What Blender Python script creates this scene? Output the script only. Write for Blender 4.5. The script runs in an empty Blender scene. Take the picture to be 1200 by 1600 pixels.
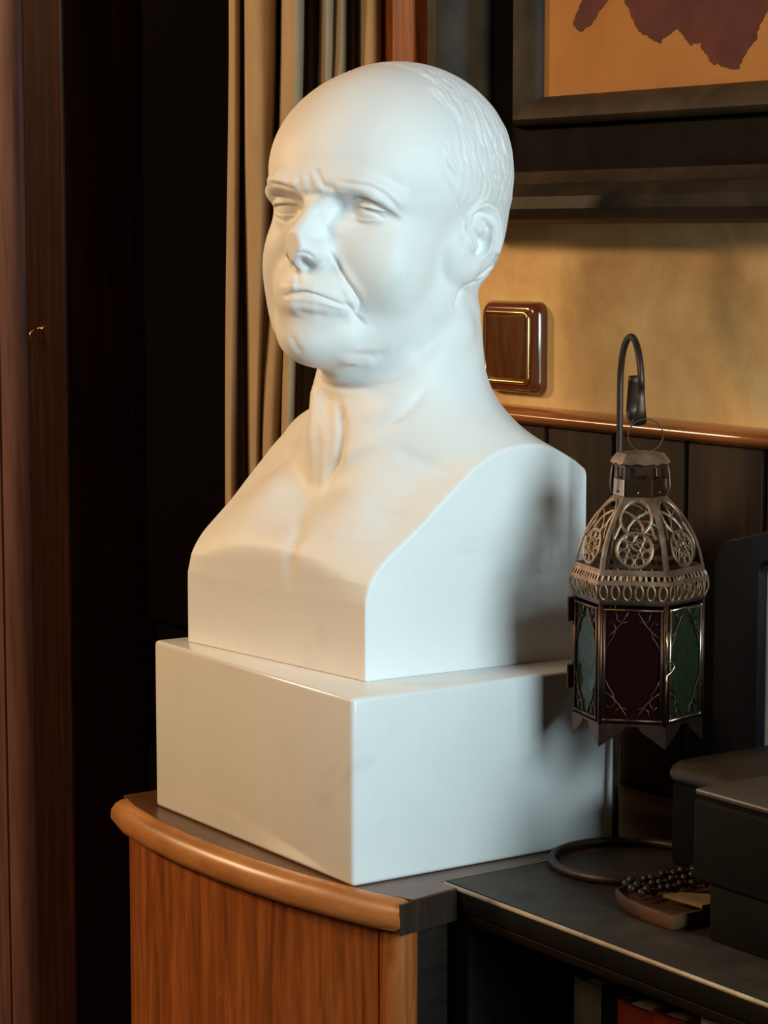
import bpy, bmesh, math, random
import numpy as np
from mathutils import Vector, Matrix
# ------------------------------------------------------------------ camera, light, exposure
SC = bpy.context.scene
COL = SC.collection
EYE = Vector((0, 0, 1.4572))
cam_data = bpy.data.cameras.new('camera')
cam_data.sensor_fit = 'HORIZONTAL'; cam_data.sensor_width = 36.0
cam_data.lens = 36.0*3700/1200
cam_data.clip_start = .05
cam_data.dof.use_dof = False
cam = bpy.data.objects.new('camera', cam_data); COL.objects.link(cam)
cam.location = EYE; cam.rotation_euler = (math.radians(90-6.705), 0, 0)
SC.camera = cam
vs = SC.view_settings
vs.view_transform = 'Standard'; vs.look = 'None'; vs.gamma = 1.0; vs.use_curve_mapping = False
vs.exposure = 0.0
world = bpy.data.worlds.new('world'); SC.world = world; world.use_nodes = True
world.node_tree.nodes['Background'].inputs[0].default_value = (.55, .42, .32, 1)
world.node_tree.nodes['Background'].inputs[1].default_value = .022

def area(name, loc, target, sx, sy, power, colour):
    l = bpy.data.lights.new(name, 'AREA'); l.shape = 'RECTANGLE'; l.size = sx; l.size_y = sy; l.energy = power; l.color = colour
    o = bpy.data.objects.new(name, l); COL.objects.link(o); o.location = loc
    o.rotation_euler = (Vector(target)-Vector(loc)).to_track_quat('-Z', 'Y').to_euler()
    return o
# daylight from the window behind the camera to the right; a warm ceiling lamp to the left
area('window_daylight', (1.60, -.40, 1.86), (0, 1.75, 1.3), 1.0, 1.2, 87, (.71, .935, 1.0))
def bulb(name, loc, power, radius):
    l = bpy.data.lights.new(name, 'POINT'); l.energy = power; l.color = (1.0, .665, .355); l.shadow_soft_size = radius
    o = bpy.data.objects.new(name, l); COL.objects.link(o); o.location = loc
bulb('ceiling_lamp', (-2.66, 2.68, 2.35), 172, .14)
bulb('pendant_lamp', (-2.15, .75, 2.62), 120, .40)

# ------------------------------------------------------------------ frame of the furniture: E1 runs along the wall to the far left, E2 into the wall
TH = math.radians(34.9)
E1 = Vector((-math.sin(TH), math.cos(TH), 0)); E2 = Vector((math.cos(TH), math.sin(TH), 0))
A0 = Vector((-.0225, 1.6227, 0))
FURN_YAW = TH - math.pi/2          # rotation whose local x = -E1, local y = E2
def W(a, b, z): return A0 + E1*a + E2*b + Vector((0, 0, z))
def L(a, b, z): return Vector((-a, b, z))      # the same point in the local frame of an object placed by place()

def empty(name, loc, rz=0.0):
    o = bpy.data.objects.new(name, None); COL.objects.link(o); o.location = loc; o.rotation_euler = (0, 0, rz)
    o.empty_display_size = .05
    return o
def tag(o, label=None, cat=None, group=None, kind=None):
    if label: o['label'] = label
    if cat: o['category'] = cat
    if group: o['group'] = group
    if kind: o['kind'] = kind
    return o
def obj(name, bm, mat, parent=None, smooth=False, angle=None):
    me = bpy.data.meshes.new(name); bm.normal_update(); bm.to_mesh(me); bm.free()
    me.materials.append(mat)
    if smooth or angle:
        me.polygons.foreach_set('use_smooth', [True]*len(me.polygons))
    o = bpy.data.objects.new(name, me); COL.objects.link(o)
    if angle:
        try: me.set_sharp_from_angle(angle=math.radians(angle))
        except Exception: pass
    if parent: o.parent = parent
    return o
def box(bm, lo, hi, bev=0.0, seg=2):
    lo = Vector(lo); hi = Vector(hi)
    r = bmesh.ops.create_cube(bm, size=1.0, matrix=Matrix.LocRotScale((lo+hi)/2, None, Vector([abs(c) for c in (hi-lo)])))
    if bev:
        es = list({e for v in r['verts'] for e in v.link_edges})
        bmesh.ops.bevel(bm, geom=es, offset=bev, segments=seg, profile=.5, affect='EDGES')
def prism(bm, pts, z0, z1):
    b = [bm.verts.new((x, y, z0)) for x, y in pts]; t = [bm.verts.new((x, y, z1)) for x, y in pts]; n = len(pts)
    bm.faces.new(t); bm.faces.new(b[::-1])
    for i in range(n): bm.faces.new((b[i], b[(i+1) % n], t[(i+1) % n], t[i]))
def loft(bm, rings, closed=True, caps=True):
    R = [[bm.verts.new(p) for p in r] for r in rings]; n = len(R[0])
    for a, b in zip(R, R[1:]):
        for i in range(n if closed else n-1):
            bm.faces.new((a[i], a[(i+1) % n], b[(i+1) % n], b[i]))
    if caps and closed: bm.faces.new(R[0][::-1]); bm.faces.new(R[-1])
def tube(bm, pts, r, n=8, closed=False, flat=1.0, up=None):
    """tube along points; flat < 1 squashes it into a strip along the up vector"""
    P = [Vector(p) for p in pts]; m = len(P); rings = []; prev = None
    for i in range(m):
        if closed: t = P[(i+1) % m]-P[i-1]
        else: t = P[min(i+1, m-1)]-P[max(i-1, 0)]
        t.normalize()
        ref = (up[i] if isinstance(up, list) else up) if up is not None else prev
        if ref is None: ref = Vector((0, 0, 1)) if abs(t.z) < .9 else Vector((1, 0, 0))
        a = (ref-t*ref.dot(t)); 
        if a.length < 1e-6: a = t.orthogonal()
        a.normalize(); b = t.cross(a); prev = a
        rr = r[i] if isinstance(r, (list, tuple)) else r
        rings.append([P[i]+a*(math.cos(k*2*math.pi/n)*rr*flat)+b*(math.sin(k*2*math.pi/n)*rr) for k in range(n)])
    if closed:
        V = [[bm.verts.new(p) for p in q] for q in rings]
        for i in range(m):
            x, y = V[i], V[(i+1) % m]
            for k in range(n): bm.faces.new((x[k], x[(k+1) % n], y[(k+1) % n], y[k]))
    else: loft(bm, rings)
def fix(bm): bmesh.ops.recalc_face_normals(bm, faces=bm.faces[:])

# ------------------------------------------------------------------ materials
def mat(name, base, rough=.5, metal=0.0, spec=.5, coat=0.0):
    m = bpy.data.materials.new(name); m.use_nodes = True; b = m.node_tree.nodes['Principled BSDF']
    b.inputs['Base Color'].default_value = (*base, 1); b.inputs['Roughness'].default_value = rough
    b.inputs['Metallic'].default_value = metal; b.inputs['Specular IOR Level'].default_value = spec
    b.inputs['Coat Weight'].default_value = coat; b.inputs['Coat Roughness'].default_value = .15
    return m
def ramp_noise(m, stops, scale=(1, 1, 1), nscale=5, detail=6, rough=.6, dist=0.0, bump=0.0, bump_scale=None, input='Base Color'):
    nt = m.node_tree; b = nt.nodes['Principled BSDF']
    tc = nt.nodes.new('ShaderNodeTexCoord'); mp = nt.nodes.new('ShaderNodeMapping'); mp.inputs['Scale'].default_value = scale
    nz = nt.nodes.new('ShaderNodeTexNoise'); nz.inputs['Scale'].default_value = nscale; nz.inputs['Detail'].default_value = detail
    nz.inputs['Roughness'].default_value = rough; nz.inputs['Distortion'].default_value = dist
    cr = nt.nodes.new('ShaderNodeValToRGB'); e = cr.color_ramp.elements
    e[0].position, e[0].color = stops[0][0], (*stops[0][1], 1); e[1].position, e[1].color = stops[-1][0], (*stops[-1][1], 1)
    for p, c in stops[1:-1]:
        q = e.new(p); q.color = (*c, 1)
    nt.links.new(tc.outputs['Object'], mp.inputs[0]); nt.links.new(mp.outputs[0], nz.inputs[0]); nt.links.new(nz.outputs[0], cr.inputs[0])
    nt.links.new(cr.outputs[0], b.inputs[input])
    if bump:
        bp = nt.nodes.new('ShaderNodeBump'); bp.inputs['Strength'].default_value = bump; bp.inputs['Distance'].default_value = .002
        if bump_scale:
            n2 = nt.nodes.new('ShaderNodeTexNoise'); n2.inputs['Scale'].default_value = bump_scale; n2.inputs['Detail'].default_value = 4
            nt.links.new(mp.outputs[0], n2.inputs[0]); nt.links.new(n2.outputs[0], bp.inputs['Height'])
        else: nt.links.new(nz.outputs[0], bp.inputs['Height'])
        nt.links.new(bp.outputs[0], b.inputs['Normal'])
    return m
M = {}
M['marble'] = ramp_noise(mat('marble', (.85, .85, .84), .5, 0, .35), [(.30, (.76, .755, .745)), (.42, (.84, .838, .83)), (.7, (.87, .868, .86))], nscale=9, detail=8, rough=.7, dist=.6, bump=.05, bump_scale=160)
_b = M['marble'].node_tree.nodes['Principled BSDF']; _b.inputs['Subsurface Weight'].default_value = .16; _b.inputs['Subsurface Radius'].default_value = (1, .85, .7); _b.inputs['Subsurface Scale'].default_value = .0022
M['marble_block'] = ramp_noise(mat('marble_block', (.8, .8, .79), .16, 0, .5), [(.28, (.72, .71, .69)), (.40, (.80, .795, .78)), (.7, (.84, .835, .825))], nscale=11, detail=8, rough=.7, dist=.8)
M['plaster'] = ramp_noise(mat('plaster', (.6, .4, .15), .75, 0, .3), [(.30, (.55, .32, .13)), (.48, (.70, .46, .20)), (.62, (.80, .57, .27)), (.75, (.84, .65, .37))], nscale=11, detail=7, rough=.62, dist=.3, bump=.12, bump_scale=60)
M['orange_wood'] = ramp_noise(mat('orange_wood', (.4, .15, .04), .42, 0, .25), [(.3, (.11, .028, .006)), (.5, (.26, .072, .016)), (.7, (.40, .125, .030))], scale=(14, 14, 1.2), nscale=6, detail=8, rough=.65, dist=.6)
M['cab_edge'] = ramp_noise(mat('cab_edge', (.5, .2, .06), .33, 0, .5), [(.3, (.33, .12, .032)), (.7, (.52, .22, .070))], scale=(3, 3, 12), nscale=7, detail=6, rough=.6)
M['cab_top'] = ramp_noise(mat('cab_top', (.12, .05, .02), .3, 0, .5), [(.3, (.08, .032, .012)), (.7, (.15, .062, .024))], scale=(3, 3, 12), nscale=7)
M['rail_wood'] = ramp_noise(mat('rail_wood', (.35, .12, .03), .22, 0, .6, .5), [(.3, (.25, .07, .018)), (.7, (.42, .15, .04))], scale=(2, 2, 14), nscale=6)
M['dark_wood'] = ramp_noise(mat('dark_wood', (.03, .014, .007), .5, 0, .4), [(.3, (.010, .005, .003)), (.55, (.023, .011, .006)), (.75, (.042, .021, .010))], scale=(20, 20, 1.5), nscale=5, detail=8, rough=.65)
M['shelf_top'] = ramp_noise(mat('shelf_top', (.03, .025, .02), .5, 0, .22), [(.3, (.020, .015, .011)), (.55, (.040, .030, .021)), (.75, (.064, .048, .033))], nscale=26, detail=9, rough=.7)
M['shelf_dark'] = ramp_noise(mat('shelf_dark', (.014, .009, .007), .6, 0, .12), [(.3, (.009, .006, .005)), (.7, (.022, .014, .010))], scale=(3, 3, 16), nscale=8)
M['worn_edge'] = ramp_noise(mat('worn_edge', (.2, .15, .1), .4, 0, .5), [(.3, (.25, .19, .13)), (.7, (.55, .46, .34))], nscale=40)
M['red_wood'] = ramp_noise(mat('red_wood', (.1, .03, .02), .4, 0, .15), [(.3, (.012, .0035, .002)), (.55, (.022, .006, .0035)), (.75, (.040, .012, .006))], scale=(16, 16, 1.0), nscale=5, detail=8)
M['red_wood_lit'] = ramp_noise(mat('red_wood_lit', (.15, .07, .06), .45, 0, .2), [(.3, (.075, .030, .024)), (.7, (.17, .085, .072))], scale=(16, 16, 1.0), nscale=5, detail=8)  # red wood coloured paler for the cool light on the casing's raised edge
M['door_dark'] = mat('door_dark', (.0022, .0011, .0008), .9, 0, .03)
M['frame_dark'] = ramp_noise(mat('frame_dark', (.03, .024, .018), .7, 0, .06), [(.35, (.003, .002, .0015)), (.65, (.008, .006, .0045))], nscale=30, detail=6)
M['frame_mould'] = ramp_noise(mat('frame_mould', (.08, .055, .035), .5, 0, .1), [(.3, (.030, .022, .015)), (.7, (.068, .048, .030))], nscale=25, detail=6)
M['canvas'] = ramp_noise(mat('canvas', (.5, .25, .09), .8, 0, .2), [(.3, (.36, .15, .045)), (.5, (.46, .22, .07)), (.7, (.52, .29, .14))], nscale=4, detail=5, bump=.15, bump_scale=500)
M['maroon'] = ramp_noise(mat('maroon', (.09, .02, .022), .7, 0, .2), [(.3, (.075, .018, .018)), (.7, (.13, .034, .036))], nscale=30, detail=6)
M['curtain'] = ramp_noise(mat('curtain', (.5, .4, .27), .85, 0, .15), [(.3, (.37, .27, .165)), (.7, (.45, .335, .215))], scale=(1, 1, .6), nscale=24, detail=5, bump=.12, bump_scale=420)
M['switch_wood'] = mat('switch_wood', (.13, .035, .012), .16, 0, .6, .6)
M['switch_key'] = ramp_noise(mat('switch_key', (.11, .04, .012), .3, 0, .5, .2), [(.3, (.07, .020, .006)), (.7, (.15, .055, .016))], scale=(20, 20, 4), nscale=6)
M['brass'] = mat('brass', (.75, .48, .17), .22, 1.0)
M['lantern_metal'] = ramp_noise(mat('lantern_metal', (.3, .2, .13), .5, .85), [(.3, (.14, .085, .055)), (.55, (.28, .19, .125)), (.75, (.42, .31, .21))], nscale=60, detail=6, bump=.15, bump_scale=300)
M['lantern_dark'] = ramp_noise(mat('lantern_dark', (.1, .06, .045), .45, 1.0), [(.3, (.06, .035, .028)), (.7, (.17, .10, .075))], nscale=60, detail=6)
M['lantern_edge'] = mat('lantern_edge', (.55, .44, .30), .28, 1.0)
M['copper'] = mat('copper', (.45, .27, .18), .25, 1.0)
M['iron'] = ramp_noise(mat('iron', (.06, .04, .03), .45, .7), [(.3, (.035, .022, .017)), (.7, (.10, .065, .045))], nscale=50)
def glass(name, col, rough):
    m = mat(name, col, rough, 0, .5); b = m.node_tree.nodes['Principled BSDF']; b.inputs['Transmission Weight'].default_value = .85
    b.inputs['IOR'].default_value = 1.25
    nt = m.node_tree; tc = nt.nodes.new('ShaderNodeTexCoord'); nz = nt.nodes.new('ShaderNodeTexVoronoi'); nz.inputs['Scale'].default_value = 130
    bp = nt.nodes.new('ShaderNodeBump'); bp.inputs['Strength'].default_value = .5; bp.inputs['Distance'].default_value = .001
    nt.links.new(tc.outputs['Object'], nz.inputs[0]); nt.links.new(nz.outputs[0], bp.inputs['Height']); nt.links.new(bp.outputs[0], b.inputs['Normal'])
    return m
M['green_glass'] = glass('green_glass', (.075, .125, .05), .22)
M['red_glass'] = glass('red_glass', (.075, .018, .018), .22)
M['black_box'] = ramp_noise(mat('black_box', (.012, .010, .008), .75, 0, .1), [(.3, (.003, .0025, .002)), (.7, (.007, .0055, .0045))], nscale=60, detail=6)
M['box_rim'] = mat('box_rim', (.06, .05, .04), .4, 0, .5)
M['leather'] = ramp_noise(mat('leather', (.05, .03, .015), .5, 0, .4), [(.3, (.030, .021, .012)), (.55, (.055, .036, .020)), (.75, (.10, .055, .022))], nscale=35, detail=8, bump=.3, bump_scale=220)
M['black_gloss'] = mat('black_gloss', (.010, .010, .013), .35, 0, .5)
M['white_card'] = mat('white_card', (.75, .80, .82), .5, 0, .4)
M['tan_leather'] = ramp_noise(mat('tan_leather', (.3, .19, .09), .6, 0, .3), [(.3, (.20, .115, .05)), (.7, (.36, .235, .12))], nscale=45, detail=6)
M['bead'] = mat('bead', (.05, .035, .022), .25, .2, .5)
M['tray'] = mat('tray', (.11, .05, .022), .4, 0, .5)
M['book_red'] = mat('book_red', (.13, .018, .012), .35, 0, .5)
M['book_grey'] = mat('book_grey', (.05, .05, .045), .5, 0, .4)
M['book_blue'] = mat('book_blue', (.06, .07, .12), .35, 0, .5)
M['book_green'] = mat('book_green', (.03, .045, .03), .5, 0, .4)
M['paper'] = mat('paper', (.55, .52, .42), .7, 0, .3)
M['floor'] = ramp_noise(mat('floor', (.06, .03, .015), .4, 0, .4), [(.3, (.04, .018, .008)), (.7, (.09, .045, .02))], scale=(3, 20, 1), nscale=3)

# ------------------------------------------------------------------ the room
WALL = .38
def struct(name, bm, m, label=None, parent=None, smooth=False, angle=None):
    o = obj(name, bm, m, parent, smooth, angle)
    o.location = A0; o.rotation_euler = (0, 0, FURN_YAW)
    o['kind'] = 'structure'
    return o
def lb(bm, a0, a1, b0, b1, z0, z1, bev=0, seg=2):      # a box in wall coordinates (a along E1, b along E2)
    box(bm, (-max(a0, a1), min(b0, b1), z0), (-min(a0, a1), max(b0, b1), z1), bev, seg)
DOOR_R, DOOR_L = .414, 1.163
bm = bmesh.new()
lb(bm, -1.6, DOOR_R, WALL, WALL+.12, 0, 2.6); lb(bm, DOOR_L, 5.0, WALL, WALL+.12, 0, 2.6); lb(bm, DOOR_R, DOOR_L, WALL, WALL+.12, 2.25, 2.6)
wall = struct('wall_back', bm, M['plaster'])
bm = bmesh.new(); lb(bm, -1.6, 5.0, -3.2, WALL+.5, -.05, 0); struct('floor', bm, M['floor'])
# wainscot boards, each its own piece of the wall
rng = random.Random(4)
edges = [.0647+.0894*k for k in range(-18, 5)]
edges = [e for e in edges if e < DOOR_R-.02]+[DOOR_R]
spans = list(zip(edges, edges[1:]))+[(1.402+.0894*k, 1.402+.0894*(k+1)) for k in range(40)]
for e0, e1 in spans:
    bm = bmesh.new()
    w = e1-e0
    box(bm, (-w/2+.0008, -.012, 0), (w/2-.0008, 0, 1.293), .0025, 1)
    p = obj('plank', bm, M['dark_wood'], wall)
    p.location = (-(e0+e1)/2, WALL-rng.uniform(0, .0012), 0)
# half-round chair rail
bm = bmesh.new(); prof = []
for k in range(13):
    t = math.pi*k/12; prof.append((math.sin(t)*.017+.004, 1.2993-math.cos(t)*.0082))
prof = [(0, 1.2911)]+prof+[(0, 1.3075)]
rings = [[Vector((x, WALL-d, z)) for d, z in prof] for x in (1.6, -DOOR_R+.0)]
loft(bm, rings)
loft(bm, [[Vector((x, WALL-d, z)) for d, z in prof] for x in (-1.402, -5.0)]); fix(bm); struct('trim_1', bm, M['rail_wood'], angle=40)
# door casing, orange brown, right of the curtain
bm = bmesh.new(); lb(bm, DOOR_R, .472, WALL-.030, WALL+.12, 0, 2.3, .003); struct('trim_2', bm, M['orange_wood'])
# dark red door casing on the left: stepped profile
bm = bmesh.new(); lb(bm, 1.153, 1.2525, WALL-.004, WALL+.12, 0, 2.3, .003); struct('trim_3', bm, M['red_wood'])
bm = bmesh.new(); R = []
for z in (0, 2.3):
    R.append([Vector((-a_, b_, z)) for a_, b_ in ((1.2528, WALL), (1.2528, WALL-.0045), (1.2555, WALL-.0125), (1.265, WALL-.020), (1.276, WALL-.0255), (1.281, WALL-.0262), (1.283, WALL-.016), (1.2870, WALL-.016), (1.2880, WALL-.026), (1.40, WALL-.026), (1.40, WALL))])
loft(bm, R); fix(bm); struct('trim_4', bm, M['red_wood_lit'], angle=40)
# the closed dark door set back in the opening
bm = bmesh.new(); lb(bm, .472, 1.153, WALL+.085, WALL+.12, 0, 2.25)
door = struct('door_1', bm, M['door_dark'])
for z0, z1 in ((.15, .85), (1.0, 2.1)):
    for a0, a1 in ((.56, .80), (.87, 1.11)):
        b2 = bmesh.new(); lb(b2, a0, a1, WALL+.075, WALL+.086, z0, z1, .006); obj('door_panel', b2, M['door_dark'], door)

# ------------------------------------------------------------------ curtain
# plan of the pleats at the top and lower down: (distance along the wall, depth out of the wall)
PLEAT_TOP =  [(0.7343, 0.03), (0.687, 0.055), (0.6831, 0.05), (0.7166, 0.025), (0.6525, 0.06), (0.6141, 0.075), (0.5993, 0.072), (0.6012, 0.06), (0.6405, 0.03), (0.5966, 0.055), (0.5482, 0.078), (0.5174, 0.09), (0.5364, 0.07), (0.6066, 0.02), (0.6128, 0.01), (0.5939, 0.015), (0.5394, 0.048), (0.5005, 0.068), (0.5097, 0.052), (0.4973, 0.056), (0.4948, 0.052), (0.5417, 0.016), (0.5493, 0.005), (0.5333, 0.01), (0.4961, 0.0325), (0.4711, 0.0425), (0.4603, 0.04), (0.4691, 0.0275), (0.4911, 0.01)]
PLEAT_BOT =  [(0.7508, 0.03), (0.6968, 0.058), (0.6803, 0.062), (0.7218, 0.03), (0.7224, 0.022), (0.6752, 0.045), (0.6445, 0.058), (0.6535, 0.048), (0.6279, 0.058), (0.6107, 0.06), (0.6227, 0.045), (0.635, 0.035), (0.5764, 0.07), (0.5449, 0.085), (0.5839, 0.055), (0.6327, 0.02), (0.6322, 0.012), (0.6083, 0.014), (0.528, 0.06), (0.51, 0.064), (0.5143, 0.0496), (0.535, 0.024), (0.55, 0.005), (0.5339, 0.01), (0.4966, 0.0325), (0.4714, 0.0425), (0.4605, 0.04), (0.4691, 0.0275), (0.4911, 0.01)]
def make_curtain():
    # plan of the pleats at the top and at the bottom: (distance along the wall, depth out of the wall)
    def spline(P, n=6):
        out = []
        for i in range(len(P)-1):
            p0 = P[max(i-1, 0)]; p1 = P[i]; p2 = P[i+1]; p3 = P[min(i+2, len(P)-1)]
            for k in range(n):
                t = k/n
                out.append(tuple(.5*(2*b+(c-a)*t+(2*a-5*b+4*c-d)*t*t+(3*b-a-3*c+d)*t**3) for a, b, c, d in zip(p0, p1, p2, p3)))
        return out+[P[-1]]
    T, B = spline(PLEAT_TOP), spline(PLEAT_BOT)
    bm = bmesh.new(); rows = []
    zt, zb = 2.15, .06
    for k in range(41):
        z = zt+(zb-zt)*k/40; s = min(1, max(0, (1.70-z)/.52)); s = s*s*(3-2*s)
        row = []
        for i, (p, q) in enumerate(zip(T, B)):
            a = p[0]+(q[0]-p[0])*s+.002*math.sin(z*9+i*.3)*s; d = p[1]+(q[1]-p[1])*s
            row.append(Vector((-a, WALL-d, z)))
        rows.append(row)
    loft(bm, rows, closed=False, caps=False)
    o = obj('curtain', bm, M['curtain'], smooth=True); o.location = A0; o.rotation_euler = (0, 0, FURN_YAW)
    sd = o.modifiers.new('thick', 'SOLIDIFY'); sd.thickness = .0012; sd.offset = 0
    tag(o, 'beige floor-length curtain hanging in bunched pleats beside the dark doorway', 'curtain')
make_curtain()

def hook_at(p, label):
    t = empty('wall_hook', p, FURN_YAW); tag(t, label, 'hook')
    bm = bmesh.new(); bmesh.ops.create_cone(bm, cap_ends=True, segments=12, radius1=.004, radius2=.003, depth=.003, matrix=Matrix.Rotation(math.pi/2, 4, 'X')); obj('hook_plate', bm, M['brass'], t, angle=40)
    bm = bmesh.new(); tube(bm, [(0, -.001, 0), (0, -.008, -.001), (0, -.013, -.005), (0, -.014, -.010), (0, -.010, -.014), (0, -.006, -.012)], .0012, 8); obj('hook_wire', bm, M['brass'], t, smooth=True)
hook_at(W(1.215, WALL-.0055, 1.345), 'tiny brass hook on the dark red door casing')
hook_at(W(.815, WALL+.0735, 1.285), 'tiny brass hook on the dark door beside the curtain edge')

# ------------------------------------------------------------------ framed painting
def make_picture():
    t = empty('framed_painting', W(-.09, WALL, 1.4655), FURN_YAW)
    tag(t, 'painting of a dark red leaf on ochre in a wide black moulded frame', 'painting')
    # local x = -a ; half width, height
    hw, hh = .45, .62
    x0, x1, z0, z1 = -hw, hw, 0.0, hh
    prof = [(0, 0), (0, .044), (.004, .057), (.012, .064), (.022, .062), (.030, .050), (.0335, .036), (.037, .033), (.0435, .028), (.0445, .016), (.070, .015), (.081, .015), (.0825, .023), (.088, .029), (.096, .026), (.1035, .019), (.107, .012), (.107, .004), (.09, 0)]
    def corner(i):     # inward offsets from each corner
        return [(x0, z0, 1, 1), (x1, z0, -1, 1), (x1, z1, -1, -1), (x0, z1, 1, -1)][i % 4]
    # flat panel and mouldings get their own colours: sweep each span of the profile separately
    spans = [('outer_moulding', 0, 9, M['frame_mould']), ('flat_panel', 9, 12, M['frame_dark']), ('inner_moulding', 11, 18, M['frame_mould'])]
    for i in range(4):
        first = None
        for nm, s, e, m in spans:
            bm = bmesh.new(); R = []
            for k in (i, i+1):
                cx, cz, sx, sz = corner(k)
                R.append([Vector((cx+sx*w, -h, cz+sz*w)) for w, h in prof[s:e+1]])
                w0, w1 = prof[s][0], prof[e][0]
                R[-1] += [Vector((cx+sx*w1, -.001, cz+sz*w1)), Vector((cx+sx*w0, -.001, cz+sz*w0))]
            loft(bm, R); bmesh.ops.remove_doubles(bm, verts=bm.verts[:], dist=1e-5); fix(bm)
            obj(nm, bm, m, t, angle=35)
    bm = bmesh.new(); box(bm, (x0+.1, -.010, z0+.1), (x1-.1, -.003, z1-.1)); cv = obj('canvas', bm, M['canvas'], t)
    # leaf painted on the canvas: lower part of the jagged outline
    def leaf(pts, nm):
        r = random.Random(3); q = []
        for p0, p1 in zip(pts, pts[1:]+pts[:1]):      # ragged brush edge
            q.append(p0)
            for f in (.25, .5, .75): q.append((p0[0]+(p1[0]-p0[0])*f+r.uniform(-.0011, .0011), p0[1]+(p1[1]-p0[1])*f+r.uniform(-.0011, .0011)))
        pts = q; bm = bmesh.new(); V = [bm.verts.new((-.09-a, -.0103, z-1.4655)) for a, z in pts]; W_ = [bm.verts.new((-.09-a, -.0095, z-1.4655)) for a, z in pts]
        n = len(V); f = bm.faces.new(V); bm.faces.new(W_[::-1])
        for k in range(n): bm.faces.new((V[k], W_[k], W_[(k+1) % n], V[(k+1) % n]))
        fix(bm); bmesh.ops.triangulate(bm, faces=[f for f in bm.faces if len(f.verts) > 4]); obj(nm, bm, M['maroon'], cv)
    leaf(LEAF, 'leaf_blade'); leaf(LEAF2, 'leaf_lobe')
    return t
LEAF= [(0.1526, 1.6508), (0.1477, 1.6413), (0.138, 1.6283), (0.1315, 1.6187), (0.1206, 1.6149), (0.1127, 1.6099), (0.1065, 1.6075), (0.102, 1.6117), (0.093, 1.6146), (0.084, 1.6175), (0.0779, 1.6121), (0.0687, 1.6035), (0.0599, 1.6059), (0.0539, 1.5987), (0.0486, 1.5925), (0.0434, 1.5882), (0.0362, 1.5868), (0.0246, 1.5832), (0.0153, 1.5822), (0.0106, 1.5902), (0.0051, 1.5966), (-0.0031, 1.6028), (-0.007, 1.614), (-0.0137, 1.6221), (-0.0262, 1.6387), (-0.1012, 1.653), (-0.1255, 1.6777), (-0.0987, 1.7347), (-0.0407, 1.7237), (-0.0055, 1.775), (0.0441, 1.7964), (0.0871, 1.7637), (0.1248, 1.7538), (0.1633, 1.713), (0.1507, 1.6761)]
LEAF2= [(0.1622, 1.6526), (0.1822, 1.6387), (0.1902, 1.629), (0.1984, 1.6264), (0.2042, 1.6237), (0.2151, 1.6297), (0.2111, 1.6388), (0.2046, 1.6477), (0.1989, 1.6556), (0.1993, 1.6806), (0.1628, 1.6823)]
make_picture()

# ------------------------------------------------------------------ light switch
def rrect(w, h, r, n=5, cx=0, cz=0):
    P = []
    for (sx, sz, a0) in ((1, 1, 0), (-1, 1, 90), (-1, -1, 180), (1, -1, 270)):
        for k in range(n+1):
            a = math.radians(a0+90*k/n); P.append((cx+sx*(w/2-r)+math.cos(a)*r, cz+sz*(h/2-r)+math.sin(a)*r))
    return P
def make_switch():
    t = empty('light_switch', W(.2985, WALL, 1.3585), FURN_YAW)
    tag(t, 'brown rocker light switch with a brass inner rim on the ochre wall beside the bust', 'light switch')
    def ringloft(nm, spec, m, inner=False):
        bm = bmesh.new(); rings = [[Vector((x, -d, z)) for x, z in rrect(w, h, r)] for w, h, r, d in spec]
        loft(bm, rings); fix(bm); return obj(nm, bm, m, t, angle=50)
    ringloft('switch_plate', [(.080, .080, .010, 0), (.080, .080, .010, .004), (.078, .078, .010, .0085), (.073, .073, .009, .0118), (.067, .067, .007, .013), (.062, .062, .006, .0128)], M['switch_wood'])
    bm = bmesh.new()
    tube(bm, [Vector((x, -.0137, z)) for x, z in rrect(.0605, .0605, .005)], .0021, 8, closed=True); obj('brass_rim', bm, M['brass'], t, smooth=True)
    bm = bmesh.new()
    rings = [[Vector((x, -d-z*slope, z)) for x, z in rrect(w, h, r)] for w, h, r, d, slope in ((.056, .056, .004, .011, 0), (.056, .056, .004, .0142, .03), (.053, .053, .003, .0155, .045))]
    loft(bm, rings); fix(bm); obj('rocker', bm, M['switch_key'], t, angle=40)
make_switch()

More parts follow.
